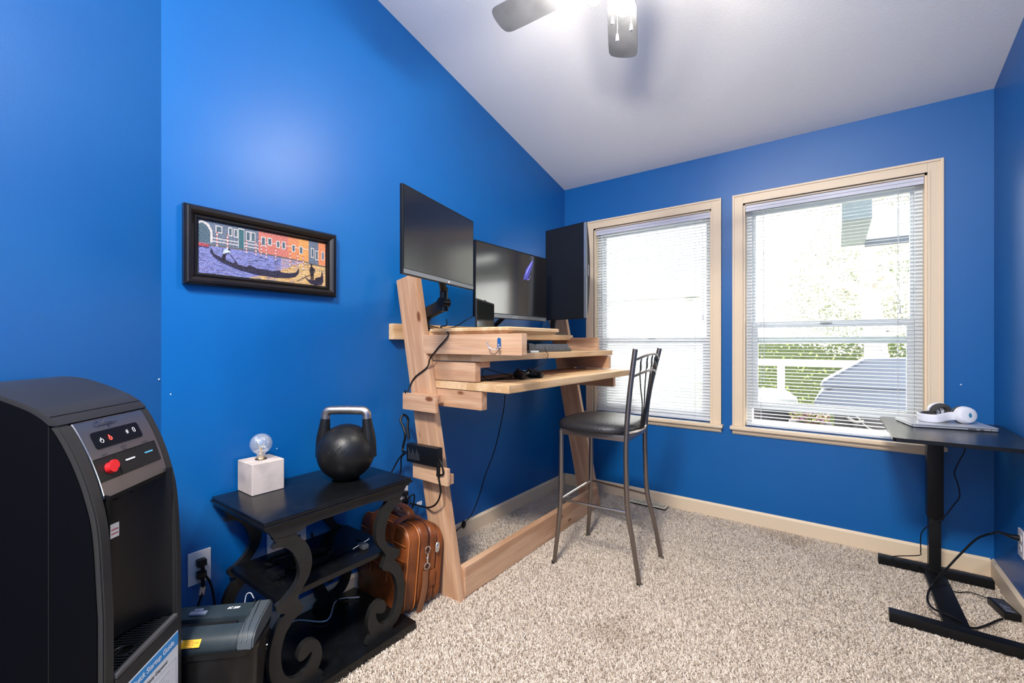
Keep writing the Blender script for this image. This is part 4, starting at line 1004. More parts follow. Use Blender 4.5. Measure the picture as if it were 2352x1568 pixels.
LG = [[(1.5, 1.75), (1.15, 2.2), (.6, 1.9), (.15, 1.1), (.2, .25), (.75, -.05), (1.3, .2), (1.6, .6)],
      [(1.75, 1.0), (1.75, .25), (2.05, 0), (2.4, .3), (2.5, 1.0), (2.5, .2), (2.75, .05), (3.0, .4)],
      [(3.0, .4), (3.4, 1.7), (3.3, 2.3), (3.12, 1.7), (3.12, .25), (3.35, 0), (3.6, .4)],
      [(3.6, .4), (4.0, 1.7), (3.9, 2.3), (3.72, 1.7), (3.72, .25), (3.95, 0), (4.2, .3)],
      [(4.35, 1.0), (4.35, .2), (4.55, 0), (4.8, .3)], [(4.42, 1.45), (4.46, 1.62)],
      [(5.55, .85), (5.2, 1.0), (4.95, .5), (5.2, .02), (5.5, .3), (5.6, 1.0), (5.52, -.5), (5.25, -1.1), (5.05, -.7), (5.7, .2)],
      [(6.5, .85), (6.15, 1.0), (5.9, .5), (6.15, .02), (6.45, .3), (6.55, 1.0), (6.52, .15), (6.8, .1)],
      [(6.95, 1.0), (6.95, 0)], [(6.95, .6), (7.25, 1.0), (7.5, .8), (7.5, .15), (7.8, .15), (8.5, .8)]]
for Lg in LG: tube(b, [pnl(.080+sc_*(a+.3*z), .9835+sc_*z*.62, .0000) for a, z in [(v_.x, v_.y) for v_ in spline([Vector((a, z, 0)) for a, z in Lg], 4)]], .0006, 5, smooth=False)
obj('logo_script', b, mat('logo_dark', (.008, .010, .03), .5), cp, world=False)
b = B(); pts = rrect(.197, .046, .002, 2, .1335, .8955); decal(b, pts, .0002); bp_ = obj('button_bank', b, mat('button_grey_black', (.012, .012, .0115), .4, spec=.3), cp, world=False)
b = B()
for w_ in (.0985, .165): tube(b, [pnl(w_, .873, .0004), pnl(w_, .918, .0004)], .0012, 5, smooth=False)
q = rrect(.199, .048, .002, 2, .1335, .8955); q.append(q[0]); tube(b, [pnl(a, z, .0001) for a, z in q], .0010, 5, smooth=False); obj('button_gap', b, mat('seam_black', (.001, .001, .001), .7), bp_, world=False)
b = B(); 
REDP = mat('red_button', (.62, .012, .018), .35)
cyl(b, pnl(.082, .898, -.001), pnl(.082, .898, .006), .0115, .0105, n=24); cyl(b, pnl(.068, .894, -.001), pnl(.068, .894, .010), .0125, .0115, n=24); obj('hot_button', b, REDP, bp_, smooth=True, world=False)
b = B(); decal(b, rrect(.030, .0035, .0017, 3, .135, .898), .0012); obj('room_button_mark', b, PW, bp_, world=False)
b = B(); decal(b, rrect(.028, .0035, .0017, 3, .200, .899), .0012); obj('cold_button_mark', b, mat('cold_blue', (.10, .42, .62), .4), bp_, world=False)
b = B(); wrap_text(b, 'HOT', .007, .063, .921, .0000); wrap_text(b, 'ROOM', .006, .122, .9265, .0000); wrap_text(b, 'TEMP', .006, .123, .9205, .0000); wrap_text(b, 'COLD', .007, .192, .921, .0000); obj('panel_lettering', b, mat('logo_dark', (.008, .010, .03), .5), cp, world=False)
# recess
b = B(); NW = 16
ring = []
for k in range(NW+1):
    u = k/NW; w_ = .029+.217*u; e_ = .010+.080*math.sin(PI*u)**.55
    ring.append([b.verts.new((w_, e_, .46)), b.verts.new((w_, e_, .845))])
for p_, q_ in zip(ring, ring[1:]): b.faces.new((p_[0], q_[0], q_[1], p_[1]))
obj('dispenser_recess', b, CREC, wc, smooth=True, world=False, angle=80)
b = B(); bx(b, (.033, .022, .8275), (.242, .10, .8375))
for w_ in (.11, .16): cyl(b, (w_, .05, .812), (w_, .05, .828), .008, n=16)
obj('spout_housing', b, CREC, wc, smooth=True, world=False)
b = B(); bx(b, (.0292, .004, .655), (.0298, .030, .69)); c0 = Vector((.045, 0, 0))
b.free(); b = B()
def rec(u, z, off=.0006):
    w_ = .029+.217*u; e_ = .010+.080*math.sin(PI*u)**.55; return Vector((w_, e_-off, z))
for i in range(5):
    quad(b, rec(.55+.02*i, .704), rec(.57+.02*i, .704), rec(.57+.02*i, .738), rec(.55+.02*i, .738))
sk = obj('warning_sticker', b, mat('sticker_white', (.72, .68, .66), .5), wc, world=False)
b = B()
for z in (.712, .722):
    for i in range(5): quad(b, rec(.56+.016*i, z, .0011), rec(.572+.016*i, z, .0011), rec(.572+.016*i, z+.0035, .0011), rec(.56+.016*i, z+.0035, .0011))
obj('sticker_print', b, mat('print_red', (.55, .08, .07), .5), sk, world=False)
# drip tray
b = B(); bx(b, (.029, .002, .40), (.246, .10, .449)); obj('tray_base', b, mat('tray_black', (.006, .006, .007), .4), wc, world=False)
b = B(); hc = (.115, .040)
for k in range(22):
    w_ = .036+k*.0095; u = (w_-.029)/.217; eb = .006+.078*math.sin(PI*u)**.55
    segs = [(.008, eb)]
    dx_ = abs(w_-hc[0])
    if dx_ < .020: h_ = math.sqrt(.020**2-dx_**2); segs = [(.008, hc[1]-h_), (hc[1]+h_, eb)]
    for a_, c_ in segs:
        if c_-a_ > .004: bx(b, (w_, a_, .452), (w_+.0045, c_, .459), .001)
tube(b, [Vector((hc[0]+.0205*math.cos(2*PI*k/24), hc[1]+.0205*math.sin(2*PI*k/24), .457)) for k in range(25)], .0018, 6, smooth=False)
for ee in (.025, .052): bx(b, (.034, ee, .451), (.243, ee+.003, .455))
obj('drip_grille', b, mat('grille_black', (.020, .020, .021), .25), wc, smooth=True, world=False)
b = B(); bx(b, (.029, -.004, .450), (.246, .008, .462), .0045, seg=4); obj('tray_lip', b, mat('tray_lip_grey', (.075, .073, .075), .35), wc, smooth=True, world=False)
b = B(); bx(b, (.0292, -.003, .02), (.2458, .10, .4485), .002); dr = obj('lower_door', b, CBT, wc, world=False)
# quick startup sheet
b = B(); bx(b, (.064, -.0040, .12), (.2455, -.0034, .4165)); gs = obj('guide_sheet', b, mat('paper_white', (.78, .78, .78), .5), dr, world=False)
DM = Matrix(((1, 0, 0, 0), (0, 0, -1, 0), (0, 1, 0, 0), (0, 0, 0, 1)))  # text x->w, y->z, normal -> -y
b = B(); bx(b, (.066, -.0044, .381), (.2455, -.0041, .4135)); obj('guide_header', b, mat('header_blue', srgb(50, 140, 205), .5), dr, world=False)
b = B(); text_bm(b, 'Quick Startup Guide', .0185, Matrix.Translation((.072, -.0047, .3915)) @ DM, bold=.0003, ext=.0001); obj('guide_title', b, mat('print_white', (.8, .8, .8), .5), dr, world=False)
b = B(); text_bm(b, 'Bottleless Water Dispenser', .0115, Matrix.Translation((.072, -.0047, .363)) @ DM, bold=.0003, ext=.0001)
obj('guide_text', b, mat('print_grey', (.12, .12, .12), .5), dr, world=False)
b = B()
for k in range(9):
    z = .335-.008*k; bx(b, (.10, -.0044, z), (.10+.11-.02*((k*5) % 3)/2, -.0041, z+.0015))
for (a_, c_) in (((.092, .25), (.0932, .352)), ((.236, .25), (.2372, .352))): bx(b, (a_[0], -.0044, a_[1]), (c_[0], -.0041, c_[1]))
bx(b, (.092, -.0044, .351), (.2372, -.0041, .3522)); obj('guide_text', b, mat('print_grey_light', (.38, .42, .50), .5), dr, world=False)

# ================================================================ PAPER SHREDDER
sx_ = Vector((.7071, .7071, 0)); sy_ = Vector((-.7071, .7071, 0)); SR = Vector((-1.306, .5545, 0)); SO = SR-sx_*.31
SMX = Matrix((sx_, sy_, Vector((0, 0, 1)))).transposed().to_4x4(); SMX.translation = SO
sh = thing('paper_shredder', 'dark grey paper shredder on a black bin behind the water cooler', 'shredder', tuple(SO), world=False, rot=SMX.to_euler())
SHG = mat('shredder_slate_plastic', (.022, .032, .038), .36, spec=.4, bump=(300, .1, .001), mix=((.034, .044, .050), 25, 5, .5, .75)); SHL = mat('shredder_end_cap_grey', (.055, .066, .074), .28)
BIN = mat('bin_black_plastic', (.007, .007, .007), .3, spec=.35, mix=((.02, .0195, .019), 14, 6, .5, .8))
b = B(); t = bmesh.new()
def prr(x0_, x1_, y0_, y1_, r_, n_=6): return rrect(x1_-x0_, y1_-y0_, r_, n_, (x0_+x1_)/2, (y0_+y1_)/2)
lv = [(0.012, .036, .008), (.30, .008, .30), (.305, .000, .31), (.318, .000, .31), (.318, .008, .31)]
rings = []
for z, ins in ((.004, .022), (.300, .006), (.303, .0), (.318, .0), (.318, .008), (.25, .012)):
    rings.append([t.verts.new((a, c_, z)) for a, c_ in prr(ins, .31-ins, ins*.7-.004, .148-ins*.7, .045)])
t.faces.new(rings[0][::-1])
for p_, q_ in zip(rings, rings[1:]):
    for k in range(len(p_)): t.faces.new((p_[k], p_[(k+1) % len(p_)], q_[(k+1) % len(p_)], q_[k]))
t.faces.new(rings[-1]); merge(b, t); obj('bin', b, BIN, sh, smooth=True, world=False, angle=40)
b = B(); hp = [(.010, .300), (.004, .322), (.008, .338), (.022, .352), (.040, .360), (.055, .3645), (.058, .345), (.078, .345), (.081, .3685), (.135, .376), (.146, .370), (.148, .330), (.140, .300)]
prism(b, hp, .004, .262, 'x', bev=.0015); obj('cutter_head', b, SHG, sh, smooth=True, world=False, angle=35)
b = B(); prism(b, [(a, z+.003) for a, z in hp[1:5]]+[(.062, .3695), (.135, .380), (.150, .370), (.150, .325), (.0, .315)], .262, .305, 'x', bev=.004); obj('end_cap', b, SHL, sh, smooth=True, world=False, angle=35)
b = B()
for x_ in (.270, .284): tube(b, [(x_+.004, .004, .338), (x_, .03, .360), (x_-.004, .08, .3745), (x_-.010, .135, .3832)], .0010, 5)
obj('cap_ridge', b, SHG, sh, smooth=True, world=False)
b = B(); bx(b, (.006, .0588, .346), (.238, .0715, .3615)); obj('paper_slot', b, mat('seam_black', (.001, .001, .001), .7), sh, world=False)
b = B(); Ms = frame((.115, .100, .3722), (1, 0, 0), (0, 1, .14)); bx(b, (-.020, -.008, 0), (.026, .006, .006), .002, M=Ms); bx(b, (-.012, .004, .004), (.012, .014, .008), .002, M=Ms); obj('power_switch', b, mat('switch_grey', (.22, .24, .30), .35), sh, smooth=True, world=False)
b = B(); Ms = frame((.190, .112, .3738), (1, 0, 0), (0, 1, .14)); text_bm(b, 'SC 200', .011, Ms, shear=.4, bold=.0004); obj('model_lettering', b, PW, sh, world=False)
b = B(); q0_, q1_ = Vector((0, .0055, .330)), Vector((0, .021, .3515)); Ms = frame((.122, .0105, .3405), (1, 0, 0), (0, .0165, .0155)); bx(b, (-.002, -.009, .0004), (.046, .011, .0014), M=Ms); ws = obj('warning_label', b, mat('label_yellow', srgb(240, 180, 30), .5), sh, world=False)
b = B(); bx(b, (-.014, -.010, .0006), (-.002, .012, .0016), M=Ms); obj('warning_label', b, mat('sticker_white', (.72, .68, .66), .5), sh, world=False)
b = B()
for k, tx in enumerate(('WARNING', 'PLEASE USE CARE', 'ATTENTION', 'WARNING')): text_bm(b, tx, .0048, Ms @ Matrix.Translation((.004, .006-.005*k, .0016)), ext=.0001)
obj('label_lettering', b, mat('print_black', (.02, .02, .02), .5), ws, world=False)
b = B(); tube(b, [(.225, .145, .37), (.228, .150, .392), (.240, .150, .396), (.250, .148, .380)], .0016, 6); obj('wire_loop', b, mat('wire_grey', (.4, .42, .45), .4), sh, smooth=True, world=False)

# ================================================================ FRAMED PAINTING
PY0, PY1, PZ0, PZ1 = .537, 1.105, 1.375, 1.653
pt = thing('framed_painting', 'wide black framed painting of gondolas on a canal hanging on the blue wall', 'painting', (XL, (PY0+PY1)/2, (PZ0+PZ1)/2))
FRM = mat('dark_bronze_frame', (.007, .005, .0045), .26, spec=.55, mix=((.016, .010, .007), 30, 5, .5, .8))
fwid = .045; prf = [(0, 0), (0, .020), (.004, .026), (.010, .030), (.018, .030), (.026, .024), (.032, .016), (.034, .018), (.038, .018), (.041, .012), (.045, .011), (.045, 0)]
b = B(); cyc = [(PY0, PZ0, 1, 1), (PY1, PZ0, -1, 1), (PY1, PZ1, -1, -1), (PY0, PZ1, 1, -1)]
rg = [[b.verts.new((XL+.001+h_, y_+sy*i_, z_+sz*i_)) for i_, h_ in prf] for y_, z_, sy, sz in cyc]
for k in range(4):
    p_, q_ = rg[k], rg[(k+1) % 4]
    for j in range(len(prf)): b.faces.new((p_[j], p_[(j+1) % len(prf)], q_[(j+1) % len(prf)], q_[j]))
obj('frame', b, FRM, pt, smooth=True, angle=28)
PC = {}
def pm(k, rgb):
    g_ = sum(rgb)/3; rgb = [int((v*.86+g_*.14)*.80) for v in rgb]
    PC[k] = mat('paint_'+k, srgb(*rgb), .55, spec=.3, mix=(srgb(*[min(255, int(v*1.28+16)) for v in rgb]), 260, 5, .42, .66)); return PC[k]
names = ['water_blue', 'water_gold', 'wall_slate', 'wall_salmon', 'wall_orange', 'wall_amber', 'stone_pale', 'glass_dark', 'door_teal', 'boat_dark', 'person_dark', 'shirt_white', 'pole_red', 'boat_red', 'algae', 'water_mid', 'pale_ripple', 'deep_ripple', 'gold_ripple']
cols = [(120, 125, 190), (225, 178, 110), (95, 108, 128), (205, 110, 95), (228, 130, 80), (232, 150, 75), (205, 195, 190), (70, 95, 110), (50, 100, 108), (42, 38, 62), (36, 28, 40), (190, 205, 225), (190, 90, 90), (165, 60, 70), (95, 90, 85), (165, 145, 175), (150, 155, 205), (98, 100, 165), (242, 208, 150)]
PMT = [pm(a, c_) for a, c_ in zip(names, cols)]; PI_ = {a: i for i, a in enumerate(names)}
b = B(); AY0, AY1, AZ0, AZ1 = PY0+.044, PY1-.044, PZ0+.044, PZ1-.044
AWd, AHt = AY1-AY0, AZ1-AZ0
lay = [0]; cnt = [0]
def pp(pts, k, d=1):
    cnt[0] += 1; X_ = XL+.0085+.0002*lay[0]+cnt[0]*2.5e-6
    f = b.faces.new([b.verts.new((X_, AY0+AWd*u, AZ0+AHt*v)) for u, v in pts]); f.material_index = PI_[k]
def R(u0, v0, u1, v1, k): pp([(u0, v0), (u1, v0), (u1, v1), (u0, v1)], k)
R(0, 0, 1, 1, 'water_blue'); lay[0] = 1
# from the crop: horizon of quay runs from v=.52 at the left to .50 at right
R(.60, 0, 1, .52, 'water_mid'); pp([(.34, 0), (1, 0), (1, .52), (.80, .50), (.60, .24), (.45, .10)], 'water_gold')
R(0, .56, .42, 1, 'wall_slate'); R(.42, .53, .52, 1, 'wall_salmon'); R(.52, .52, .66, 1, 'wall_salmon'); R(.66, .51, .75, 1, 'wall_orange'); R(.75, .50, .84, 1, 'wall_amber'); R(.84, .48, .93, 1, 'wall_slate'); R(.93, .47, 1, 1, 'wall_orange')
lay[0] = 2
R(.08, .62, .42, .64, 'stone_pale'); R(.08, .68, .42, .70, 'stone_pale'); R(.42, .78, .84, .795, 'stone_pale')
pp([(.42, .53), (.84, .485), (.84, .51), (.42, .56)], 'algae'); pp([(0, .53), (.42, .55), (.42, .575), (0, .56)], 'algae'); pp([(.84, .46), (1, .44), (1, .47), (.84, .49)], 'algae')
# arch at far left
pp([(0, .95), (.03, .99), (.07, .94), (.095, .82), (.095, .60), (0, .58)], 'stone_pale'); R(.27, .58, .315, .97, 'stone_pale')
for (u, v, w_, h_) in ((.115, .80, .045, .14), (.20, .78, .03, .17), (.238, .77, .03, .17), (.325, .74, .035, .20), (.362, .74, .035, .20), (.44, .70, .035, .19), (.49, .73, .035, .16), (.56, .71, .03, .15), (.605, .70, .032, .17), (.69, .68, .03, .16), (.755, .66, .032, .17), (.86, .62, .03, .22), (.90, .58, .03, .22), (.96, .60, .026, .20)):
    R(u, v, u+w_, v+h_, 'stone_pale')
lay[0] = 3
pp([(0, .91), (.03, .95), (.06, .90), (.08, .80), (.08, .60), (0, .58)], 'glass_dark'); R(.274, .58, .311, .95, 'door_teal')
for (u, v, w_, h_) in ((.115, .80, .045, .14), (.20, .78, .03, .17), (.238, .77, .03, .17), (.325, .74, .035, .20), (.362, .74, .035, .20), (.44, .70, .035, .19), (.49, .73, .035, .16), (.56, .71, .03, .15), (.605, .70, .032, .17), (.69, .68, .03, .16), (.755, .66, .032, .17), (.86, .62, .03, .22), (.90, .58, .03, .22), (.96, .60, .026, .20)):
    R(u+.006, v+.02, u+w_-.006, v+h_-.02, 'glass_dark')
# striped mooring poles
for (u, v0, v1) in ((.12, .54, .82), (.19, .53, .80), (.325, .50, .75), (.395, .48, .76), (.435, .48, .74), (.475, .46, .75), (.55, .44, .70), (.67, .38, .68), (.735, .36, .66), (.785, .34, .62)):
    nn_ = 8
    for k in range(nn_):
        z0_ = v0+(v1-v0)*k/nn_; R(u, z0_, u+.010, z0_+(v1-v0)/nn_, 'pole_red' if k % 2 else 'stone_pale')
# reflections
rnd = random.Random(11)
for k in range(620):
    u = rnd.random(); v = rnd.random()*(.54-.09*u); L_ = rnd.uniform(.008, .045)
    kk = rnd.choice(['water_mid', 'pale_ripple', 'water_blue', 'deep_ripple', 'deep_ripple']) if u < .55 else rnd.choice(['water_gold', 'water_mid', 'wall_amber', 'gold_ripple'])
    if v > .3 and rnd.random() < .3: kk = 'glass_dark'
    u1 = min(u+L_, 1); R(u, v, u1, v+rnd.uniform(.003, .007), kk)
lay[0] = 4
pp([(0, .50), (.065, .50), (.075, .55), (0, .57)], 'boat_red')
pp([(.085, .50), (.078, .42), (.10, .34), (.16, .25), (.26, .16), (.40, .10), (.55, .08), (.66, .10), (.72, .15), (.745, .22), (.752, .36), (.740, .30), (.725, .24), (.68, .205), (.55, .20), (.45, .215), (.35, .215), (.25, .25), (.16, .32), (.10, .40)], 'boat_dark')
pp([(.33, .215), (.35, .27), (.38, .24), (.41, .21)], 'boat_dark'); pp([(.52, .20), (.585, .235), (.60, .20)], 'boat_dark'); pp([(.235, .25), (.25, .32), (.262, .25)], 'boat_dark')
pp([(.80, .20), (.815, .13), (.85, .04), (.90, .015), (.955, .03), (.975, .12), (.972, .22), (.96, .37), (.955, .24), (.94, .19), (.88, .11), (.83, .12)], 'boat_dark'); pp([(.895, .11), (.90, .17), (.945, .21), (.96, .15), (.93, .09)], 'person_dark')
lay[0] = 5
pp([(.150, .30), (.165, .42), (.185, .44), (.178, .36), (.182, .28), (.165, .28)], 'person_dark'); pp([(.163, .41), (.168, .50), (.195, .53), (.212, .49), (.215, .40), (.205, .46), (.185, .44)], 'shirt_white'); pp([(.196, .50), (.202, .54), (.212, .52), (.208, .49)], 'person_dark')
pp([(.205, .44), (.300, .13), (.304, .13), (.210, .44)], 'person_dark')
pp([(.856, .09), (.854, .26), (.884, .26), (.880, .09), (.872, .09), (.870, .22), (.866, .22), (.864, .09)], 'person_dark')
pp([(.850, .25), (.845, .34), (.850, .40), (.862, .42), (.878, .40), (.893, .36), (.897, .32), (.888, .27), (.890, .32), (.882, .34), (.885, .25)], 'person_dark')
pp([(.857, .42), (.855, .45), (.857, .475), (.864, .485), (.870, .47), (.869, .44), (.865, .42)], 'person_dark')
pp([(.855, .24), (.73, .06), (.722, .04), (.735, .055), (.858, .23)], 'person_dark')
b2 = b; obj('canvas_picture', b2, PMT, pt)
b = B(); bx(b, (XL+.001, AY0-.002, AZ0-.002), (XL+.0083, AY1+.002, AZ1+.002)); obj('backing', b, FRM, pt)

# small bare plaster nicks in the paint
SPK = mat('bare_plaster_nick', (.75, .76, .78), .7)
wl_ = bpy.data.objects['wall_left']; wb_ = bpy.data.objects['wall_back']
b = B()
for px_, py_ in ((392, 905), (636, 1030)):
    q = hx(px_, py_, XL); sph(b, q, .0022, sc=(.25, 1, 1), n=8)
obj('paint_nick', b, SPK, wl_)
b = B(); q = hy(2207, 883, YB); sph(b, q, .0035, sc=(1, .25, 1), n=8); obj('paint_nick', b, SPK, wb_)
b = B(); D_ = Vector(_d(365, 871)); t_ = (AW.dot(n_w))/(D_.x*n_w.x+D_.y*n_w.y); q = Vector((0, 0, CH))+D_*t_; sph(b, q, .0028, n=8); obj('paint_nick', b, SPK, bpy.data.objects['wall_angled'])

# ================================================================ SMALL BLACK DESK ON THE RIGHT
rd = thing('side_desk', 'small black laptop desk with a C shaped steel base in the right corner', 'desk', (.41, 2.75, 0))
DTOP = mat('desk_top_black_laminate', (.008, .008, .009), .26, spec=.5, bump=(350, .08, .001)); DST = mat('desk_black_steel', (.005, .005, .0055), .38, spec=.35, bump=(400, .12, .001))
zt_ = .778
b = B(); pts = [(.628, 2.432), (.200, 2.412), (.190, 2.422), (.187, 3.06), (.200, 3.085), (.628, 3.085)]
prism(b, pts, zt_-.016, zt_, 'z', bev=.0015); obj('tabletop', b, DTOP, rd)
b = B(); bx(b, (.365, 2.99, .30), (.425, 3.06, zt_-.0165), .003); obj('outer_column', b, DST, rd, smooth=True)
b = B(); bx(b, (.372, 3.0, .045), (.417, 3.052, .302), .003); obj('inner_column', b, DST, rd, smooth=True)
b = B(); bx(b, (.178, 3.005, .010), (.600, 3.055, .050), .004); obj('foot_bar', b, DST, rd, smooth=True)
b = B(); bx(b, (.178, 2.405, .010), (.600, 2.455, .050), .004); obj('foot_bar', b, DST, rd, smooth=True)
b = B(); bx(b, (.352, 2.456, .012), (.432, 3.004, .034), .003); obj('base_beam', b, DST, rd, smooth=True)
b = B(); bx(b, (.35, 2.6, zt_-.040), (.44, 3.06, zt_-.0165), .003); obj('top_bracket', b, DST, rd, smooth=True)
# laptop
SIL = mat('laptop_silver', (.62, .63, .66), .32, metal=.55)
q1 = hz(2100, 977, zt_+.008); q2 = hz(2297, 989, zt_+.008); q0 = hz(2074, 951, zt_+.010)
lx = (q2-q1); lx.z = 0; wl = lx.length; lxn = lx.normalized(); lyn = Vector((-lxn.y, lxn.x, 0)); dl = .225
wl = .30
LM = frame((q2.x-lxn.x*wl, q2.y-lxn.y*wl, zt_+.0005), lxn, lyn)
lt = thing('laptop', 'closed silver laptop lying on the small black desk', 'laptop', tuple(LM.translation), world=False, rot=LM.to_euler())
b = B(); prism(b, rrect(wl, dl, .012, 4, wl/2, dl/2), .0022, .0095, 'z', bev=.002); obj('base', b, SIL, lt, smooth=True, world=False)
b = B(); prism(b, rrect(wl+.002, dl+.002, .012, 4, wl/2, dl/2), .0112, .0165, 'z', bev=.002); obj('lid', b, SIL, lt, smooth=True, world=False)
b = B(); prism(b, rrect(wl-.006, dl-.006, .010, 4, wl/2, dl/2), .0094, .0113, 'z'); 
for x_, w_ in ((.195, .028), (.235, .014)): bx(b, (x_, -.0006, .0048), (x_+w_, .002, .0076))
cyl(b, (.272, -.0006, .006), (.272, .002, .006), .0018, n=10)
for a_ in ((.03, .03), (wl-.03, .03), (.03, dl-.03), (wl-.03, dl-.03)): cyl(b, (a_[0], a_[1], 0), (a_[0], a_[1], .0025), .006, n=12)
obj('ports_and_gap', b, mat('laptop_dark_gap', (.02, .02, .022), .5), lt, world=False)
# headset lying on the laptop
HW = mat('headset_white', (.74, .74, .80), .32); HG = mat('headset_grey_foam', (.055, .052, .052), .75, bump=(400, .3, .001))
zl = zt_+.0175
hs = thing('headset', 'white over ear headset with black cushions lying on the silver laptop', 'headset', (.45, 2.88, zl))
pc1 = ht(2222, 943, 2.36); 
cup1 = Vector((hz(2216, 965, zl).x, hz(2216, 965, zl).y, zl+.038))
cup1 = hy(2216, 943, 2.90); cup2 = hy(2168, 945, 3.02); cup1.z = zl+.041; cup2.z = zl+.041
ax1 = Vector((.55, -.83, .12)).normalized()
def cup(c, ax, sgn, nm):
    M = Matrix.Translation(c) @ (ax*sgn).to_track_quat('Z', 'Y').to_matrix().to_4x4()
    b = B(); lathe(b, [(0, .026), (.026, .026), (.036, .021), (.042, .009), (.044, -.005), (.042, -.010), (0, -.010)], (0, 0, 0), 28)
    bmesh.ops.scale(b, vec=(1.0, .92, 1), verts=b.verts); bmesh.ops.transform(b, matrix=M, verts=b.verts); e = obj('ear_cup', b, HW, hs, smooth=True)
    b = B(); t = bmesh.new()
    prf_ = [(.022, -.024), (.029, -.033), (.039, -.030), (.044, -.020), (.043, -.010), (.019, -.010), (.020, -.015)]
    lathe(b, prf_+[prf_[0]], (0, 0, 0), 28); bmesh.ops.scale(b, vec=(1.0, .92, 1), verts=b.verts); bmesh.ops.transform(b, matrix=M, verts=b.verts); t.free(); obj('ear_cushion', b, HG, hs, smooth=True)
    return M
M1 = cup(cup1, ax1, 1, 'a'); M2 = cup(cup2+Vector((-.02, .0, 0)), Vector((-.35, .93, .15)).normalized(), 1, 'b')
b = B(); tri = [(0, .012), (-.007, .002), (-.006, -.008), (0, -.012), (.006, -.008), (.007, .002)]
prism(b, tri, .0262, .0268, 'z'); bmesh.ops.transform(b, matrix=M1, verts=b.verts); obj('cup_emblem', b, mat('emblem_blue', (.04, .22, .38), .3), hs)
# headband arc lying nearly flat
b = B(); A = cup1+Vector((-.02, -.012, -.006)); Cc = cup2+Vector((-.03, .02, -.004))
hl = hy(2107, 945, 2.90); hl.z = zl+.022
pts = [A, A+Vector((-.035, -.010, -.002)), Vector((hl.x+.06, 2.845, zl+.021)), Vector((hl.x+.015, 2.86, zl+.020)), Vector((hl.x+.002, 2.90, zl+.020)), Vector((hl.x+.015, 2.955, zl+.020)), Vector((hl.x+.06, 2.995, zl+.022)), Cc]
tube(b, pts, (.019, .0042), 14, flat=(0, 0, 1)); obj('headband', b, HW, hs, smooth=True, angle=60)
b = B(); tube(b, [q+Vector((.010, .004 if q.y < 2.9 else -.006, .004)) for q in pts[2:7]], (.016, .006), 12, flat=(0, 0, 1)); obj('band_padding', b, HG, hs, smooth=True)
b = B(); tube(b, [pts[6]+Vector((0, -.01, .018)), pts[6]+Vector((.03, -.03, .012)), cup2+Vector((-.02, -.02, .01))], .0018, 6); obj('audio_lead', b, CORD, hs, smooth=True)

# right wall outlet and cords
rR, MR_ = outlet('white outlet low on the right wall behind the black desk', Vector((XR, 2.770, .325)), (-1, 0, 0))
plp = thing('power_plug', 'black plug with long tapered boot in the right wall outlet', 'plug', tuple(MR_ @ Vector((0, .021, .01))))
b = B(); pA = MR_ @ Vector((0, .021, .009)); tube(b, [pA, pA+Vector((-.020, .005, .0)), pA+Vector((-.034, .012, .002)), pA+Vector((-.055, .03, .003))], lambda t: .0125-.0085*t, 12); obj('body', b, BLK, plp, smooth=True)
b = B(); tube(b, [pA+Vector((-.052, .028, .003)), hy(2280, 1224, 2.86), hy(2245, 1236, 2.82), hy(2210, 1268, 2.78), hy(2175, 1305, 2.74), hz(2140, 1345, .060), hz(2130, 1375, .045), hz(2145, 1398, .045), hz(2185, 1415, .05), hz(2230, 1441, .020), hz(2262, 1437, .020), hz(2290, 1425, .022), hz(2303, 1421, .025)], .0042, 8); obj('cord', b, CORD, plp, smooth=True)
pad = thing('power_adapter', 'small black laptop power brick lying on the carpet by the right wall', 'power adapter', tuple(hz(2293, 1398, .014)))
a0_, a1_, a2_ = hz(2267, 1369, .042), hz(2306, 1376, .042), hz(2273, 1397, .042)
ux = (a1_-a0_); ux.z = 0; LX_ = ux.length; uxn = ux.normalized(); uyn = Vector((-uxn.y, uxn.x, 0))
wz = abs((a2_-a0_).dot(uyn))+.012
MA = frame((a0_.x, a0_.y, .014), uxn, uyn)
b = B(); bx(b, (0, -wz, 0), (LX_, 0, .028), .003, M=MA); obj('case', b, BLK, pad, smooth=True)
b = B(); bx(b, (.008, -wz+.01, .0282), (LX_-.008, -.012, .0286), M=MA)
obj('rating_label', b, mat('adapter_label', (.045, .05, .065), .3), pad)
b = B()
for k in range(6): bx(b, (.014+.003*(k % 2), -wz+.018+.011*k, .0287), (LX_-.014-.008*(k % 3), -wz+.021+.011*k, .0290), M=MA)
obj('label_print', b, mat('faint_grey_print2', (.25, .27, .32), .5), pad)
cable('cord', '', [MA @ Vector((LX_*.4, -.002, .014)), hz(2230, 1360, .018), hz(2200, 1360, .018), hz(2180, 1350, .03), hz(2150, 1312, .055), hz(2130, 1305, .058), hz(2100, 1300, .030)], .0022, parent=pad)
cable('cord', '', [hz(2100, 1300, .030), hz(2070, 1290, .058), hz(2051, 1283, .060), hz(2055, 1277, .062), hz(2110, 1275, .062), Vector((.340, 2.985, .13)), hy(2116, 1225, 2.975), hy(2135, 1205, 2.975), hy(2165, 1190, 2.975), hy(2190, 1160, 2.98), hy(2204, 1140, 2.98), hy(2200, 1110, 2.98), hy(2192, 1085, 2.98), hy(2205, 1055, 2.98), hy(2216, 1030, 2.98), Vector((.48, 2.98, .79))], .0024, parent=pad)

